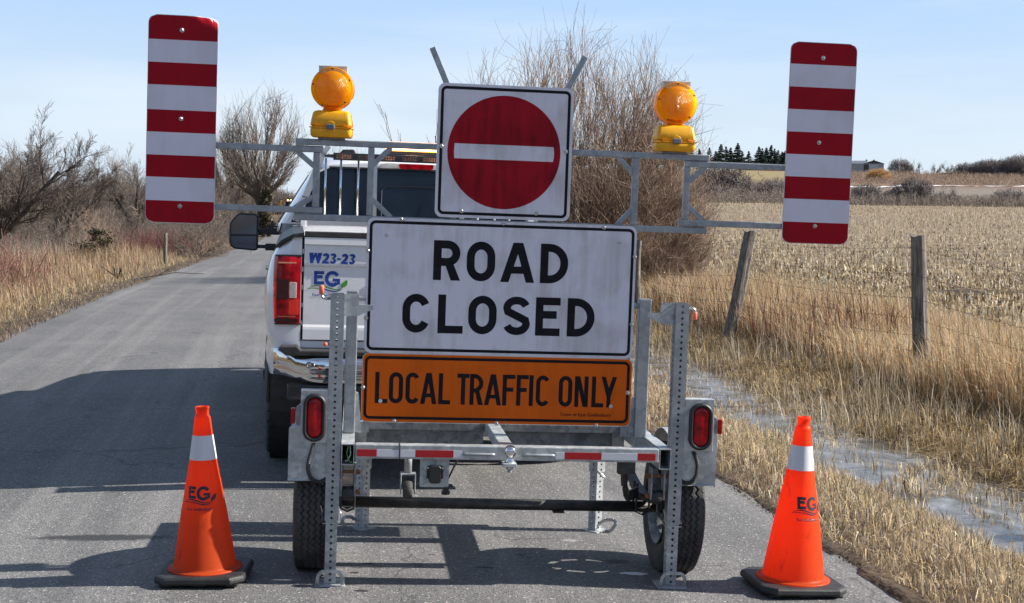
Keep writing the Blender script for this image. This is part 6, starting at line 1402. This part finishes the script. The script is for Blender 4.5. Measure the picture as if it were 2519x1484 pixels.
# ---------------------------------------------------------------- grasses: masses of blades nobody could count
def blades(name, label, X_, Y_, hmin, hmax, wid, cols, seed, lean=.35, droop=.5, wind=(-.1, 0), zoff=-.02, cvar=.25, hf=None):
    g = np.random.default_rng(seed); n = len(X_); Z = height(X_, Y_)+zoff; h = g.uniform(hmin, hmax, n)*(hf if hf is not None else 1)
    a = g.uniform(0, 2*PI, n); ln_ = np.abs(g.normal(0, lean, n)); dx = np.cos(a)*ln_+wind[0]; dy = np.sin(a)*ln_+wind[1]
    fa = g.uniform(0, PI, n); w = wid*g.uniform(.6, 1.4, n); sx, sy = np.cos(fa)*w/2, np.sin(fa)*w/2*.5
    up = np.sqrt(np.maximum(.05, 1-np.minimum(.9, dx*dx+dy*dy))); B = np.stack([X_, Y_, Z], 1)
    m = B+np.stack([dx*h*.45, dy*h*.45, up*h*.6], 1); dr = g.uniform(0, droop, n); t = m+np.stack([dx*h*(.5+dr), dy*h*(.5+dr), up*h*(.42-dr*.75)], 1)
    S_ = np.stack([sx, sy, 0*sx], 1); V = np.stack([B-S_, B+S_, m+S_*.85, m-S_*.85, t], 1).reshape(-1, 3); i = np.arange(n)[:, None]*5
    F = [i+np.array([[0, 1, 2, 3]]), i+np.array([[3, 2, 4]])]
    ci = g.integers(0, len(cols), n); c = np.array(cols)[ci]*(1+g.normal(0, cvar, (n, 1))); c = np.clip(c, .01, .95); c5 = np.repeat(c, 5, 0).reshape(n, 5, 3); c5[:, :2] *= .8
    o = raw_mesh(name, V, F, M['grass'], cols=c5.reshape(-1, 3)); tag(o, label, 'grass', kind='stuff'); return o
def sample_uv(g, n, u0, u1, y0, y1, power=1.6, clump=None):
    """more blades near the camera"""
    t = g.random(n); y = y0*(y1/y0)**(t**(1/power)) if False else 1/((1/y0**(power-1))*(1-t)+(1/y1**(power-1))*t)**(1/(power-1)); u = g.uniform(u0, u1, n) if not callable(u0) else u0(y, g)
    x = crown(y)+u/cTH; return x, y, u
STRAW = [(.68, .52, .30), (.56, .41, .22), (.43, .30, .16), (.76, .62, .40), (.30, .20, .11)]; RUST = [(.68, .43, .22), (.54, .32, .16), (.74, .50, .28), (.36, .21, .11), (.74, .56, .36)]
PALE = [(.64, .54, .40), (.74, .65, .51), (.52, .43, .29), (.40, .31, .20), (.28, .21, .14)]; GREY = [(.30, .24, .18), (.20, .155, .115), (.36, .29, .21), (.14, .105, .08)]; MATT = [(.50, .35, .16), (.36, .24, .11), (.62, .47, .26), (.20, .13, .07), (.60, .52, .38), (.11, .08, .05)]
g = np.random.default_rng(101)
# left: tall tan grass
x, y, u = sample_uv(g, 130000, -15.5, -4.0, 12, 95, 1.6); k = wob(x, y, .9, 1) > -.55
DUN = [(.40, .27, .17), (.32, .21, .13), (.48, .34, .22), (.24, .155, .10), (.54, .42, .30)]
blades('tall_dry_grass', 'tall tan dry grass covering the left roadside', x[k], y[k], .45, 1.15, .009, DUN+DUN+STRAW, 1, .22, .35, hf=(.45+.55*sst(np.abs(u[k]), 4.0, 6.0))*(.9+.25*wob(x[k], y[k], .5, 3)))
x, y, u = sample_uv(g, 42000, -6.2, -3.35, 11, 95, 1.6)
blades('verge_grass', 'short straw-coloured grass on the left verge', x, y, .08, .30, .009, STRAW+GREY, 2, .5, .6)
x, y, u = sample_uv(g, 30000, -4.1, -2.85, 11, 90, 1.6)
blades('verge_litter', 'grey-brown matted stems along the left road edge', x, y, .03, .13, .010, GREY, 3, .8, .9)
x, y, u = sample_uv(g, 5200, -12, -6.5, 18, 60, 1.4)
blades('seed_stalks', 'grey fluffy seed stalks standing above the left grass', x, y, .85, 1.3, .012, [(.42, .36, .30), (.50, .45, .40), (.30, .22, .17)], 4, .10, .1)
x, y, u = sample_uv(g, 4200, -9.5, -4.8, 14, 40, 1.5)
blades('reddish_stalks', 'thin red-brown weed stalks among the left grass', x, y, .5, 1.15, .010, [(.26, .15, .10), (.30, .19, .13)], 5, .16, .05)
# right: litter and short grass beside the road, the near bank of the ditch
x, y, u = sample_uv(g, 60000, lambda y, g: 2.93+np.abs(g.normal(0, .30, len(y))), None, 4.2, 40, 2.2)
blades('leaf_litter', 'dark brown leaf litter along the right road edge', x, y, .008, .05, .008, [(.10, .065, .042), (.07, .048, .033), (.15, .10, .06), (.21, .15, .095), (.045, .034, .027), (.035, .028, .024)], 6, 1.0, 1.0)
x, y, u = sample_uv(g, 150000, 3.0, 4.75, 4.2, 45, 2.1); k = (wob(x, y, 1.7, 2) > -.6)&(g.random(len(x)) < sst(u, 3.08, 3.55)+.04)
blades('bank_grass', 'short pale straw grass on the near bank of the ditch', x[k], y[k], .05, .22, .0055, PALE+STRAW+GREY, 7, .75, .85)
x, y, u = sample_uv(g, 9000, 3.5, 4.8, 4.2, 30, 2.0); k = wob(x, y, 2.3, 4) > .35
blades('green_blades', 'sparse dull green blades in the bank grass', x[k], y[k], .05, .2, .006, [(.13, .17, .05), (.20, .22, .07)], 8, .45, .5)
x, y, u = sample_uv(g, 34000, lambda y, g: 3.02+np.abs(g.normal(0, .36, len(y))), None, 4.2, 40, 2.2)
blades('flattened_stems', 'flattened grey-brown stems lying over the soil at the right road edge', x, y, .04, .15, .005, GREY+GREY+STRAW, 16, 1.3, 1.0)
# far bank: matted yellow-brown grass, then upright pale stalks, then tall rusty grass along the fence
x, y, u = sample_uv(g, 170000, 5.35, 7.2, 5.5, 60, 1.9); k = (u > 5.75+.35*wob(x, y, 1.3, 3))
blades('matted_grass', 'matted yellow-brown grass on the far bank of the ditch', x[k], y[k], .07, .26, .0065, MATT, 9, 1.0, 1.0)
x, y, u = sample_uv(g, 40000, 4.6, 6.0, 5.5, 60, 1.8); k = (wob(x, y, 2.1, 1) > .30)|((y > 12.5)&(g.random(len(x)) < .45))
blades('ice_tussocks', 'small grass tussocks poking through the ditch ice', x[k], y[k], .06, .22, .007, MATT+PALE, 10, .7, .8, zoff=.03)
x, y, u = sample_uv(g, 9000, 5.3, 7.2, 6, 45, 1.7); k = wob(x, y, 1.6, 0) > .05
blades('pale_stalks', 'upright whitish dry stalks on the far bank', x[k], y[k], .2, .60, .0065, PALE, 11, .32, .25)
x, y, u = sample_uv(g, 200000, 6.7, 9.8, 6, 75, 1.7); k = (wob(x, y, .8, 2) > -.8)&(u > 6.9+.3*wob(x, y, 1.1, 0))
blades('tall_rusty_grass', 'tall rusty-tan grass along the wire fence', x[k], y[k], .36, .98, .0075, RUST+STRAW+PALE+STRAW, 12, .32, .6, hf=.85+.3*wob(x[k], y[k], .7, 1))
x, y, u = sample_uv(g, 1600, 6.8, 8.3, 17, 26, 1.5)
blades('bramble_stems', 'dark red-brown bramble stems between the leaning posts', x, y, .5, 1.05, .009, [(.17, .07, .05), (.12, .06, .045), (.24, .12, .08)], 13, .3, .4)
# stubble: cut corn stalks in rows and shredded husks
rows = []; yy = 19.
while yy < 151: rows.append(yy); yy += .76
rx = []; ry_ = []
for yy in rows:
    x0 = max(float(crown(yy))+9.2/cTH, yy*.03); x1 = yy*.40
    if x1 > x0: st_ = .17 if yy < 60 else .26; xs2 = np.arange(x0, x1, st_); rx.append(xs2); ry_.append(np.full(len(xs2), yy)+.06*np.sin(xs2*.3))
x = np.concatenate(rx); y = np.concatenate(ry_); x = x+g.normal(0, .03, len(x)); y = y+g.normal(0, .05, len(x)); k = ((x-crown(y))*cTH > 9.0)&(((x-10)/1.9)**2+((y-30)/1.0)**2 > 1)&(g.random(len(x)) < .62+.5*wob(x, y, .35, 2)); x, y = x[k], y[k]; print('stalks', len(x))
blades('corn_stubble', 'cut corn stalks standing in rows across the field', x, y, .16, .36, .030, [(.56, .45, .29), (.46, .36, .22), (.68, .58, .42), (.30, .22, .14)], 14, .18, .1)
n = 150000; x, y, u = sample_uv(g, n, lambda y, g: g.uniform(0, 1, len(y)), None, 17, 150, 1.35); x0 = np.maximum(crown(y)+8.6/cTH, y*.03); x1 = y*.40; x = x0+(x1-x0)*u; k = (x1 > x0)&(((x-10)/1.9)**2+((y-30)/1.0)**2 > 1)&(g.random(n) < .55+.45*np.sin(y*2.07+.4*wob(x, y, .2, 1))+.35*wob(x, y, .12, 3)); x, y = x[k], y[k]
blades('corn_husks', 'shredded corn husks and leaves scattered over the field', x, y, .05, .22, .035, [(.52, .42, .27), (.42, .32, .19), (.70, .61, .46), (.28, .20, .13), (.16, .115, .07)], 15, .9, .8, zoff=.02)
# frost-rimed pebbles and loose grit beside the road

# unseen foliage added behind the camera to darken reflections in signs and glass
g = np.random.default_rng(77); n = 26000; a = g.uniform(-1.35, 1.35, n); d = g.uniform(32, 60, n); X_ = d*np.sin(a); Y_ = -d*np.cos(a)*.8-4; k = np.abs((X_-crown(Y_))*cTH) > 5; X_, Y_ = X_[k], Y_[k]; n = len(X_)
H_ = g.random(n)**1.2*8.5; P = np.stack([X_, Y_, H_-.3], 1); A_ = g.normal(0, 1, (n, 3)); A_ /= np.linalg.norm(A_, axis=1, keepdims=True); B_ = np.cross(A_, g.normal(0, 1, (n, 3))); B_ /= np.linalg.norm(B_, axis=1, keepdims=True); q = g.uniform(.25, .75, (n, 1))
V = np.stack([P-A_*q, P+B_*q*.5, P+A_*q, P-B_*q*.5], 1).reshape(-1, 3); o = raw_mesh('added_wood_behind', V, [np.arange(n)[:, None]*4+np.arange(4)[None]], M['cedar']); tag(o, 'unseen dark foliage added behind the camera to darken the glass', 'woodland', kind='stuff')
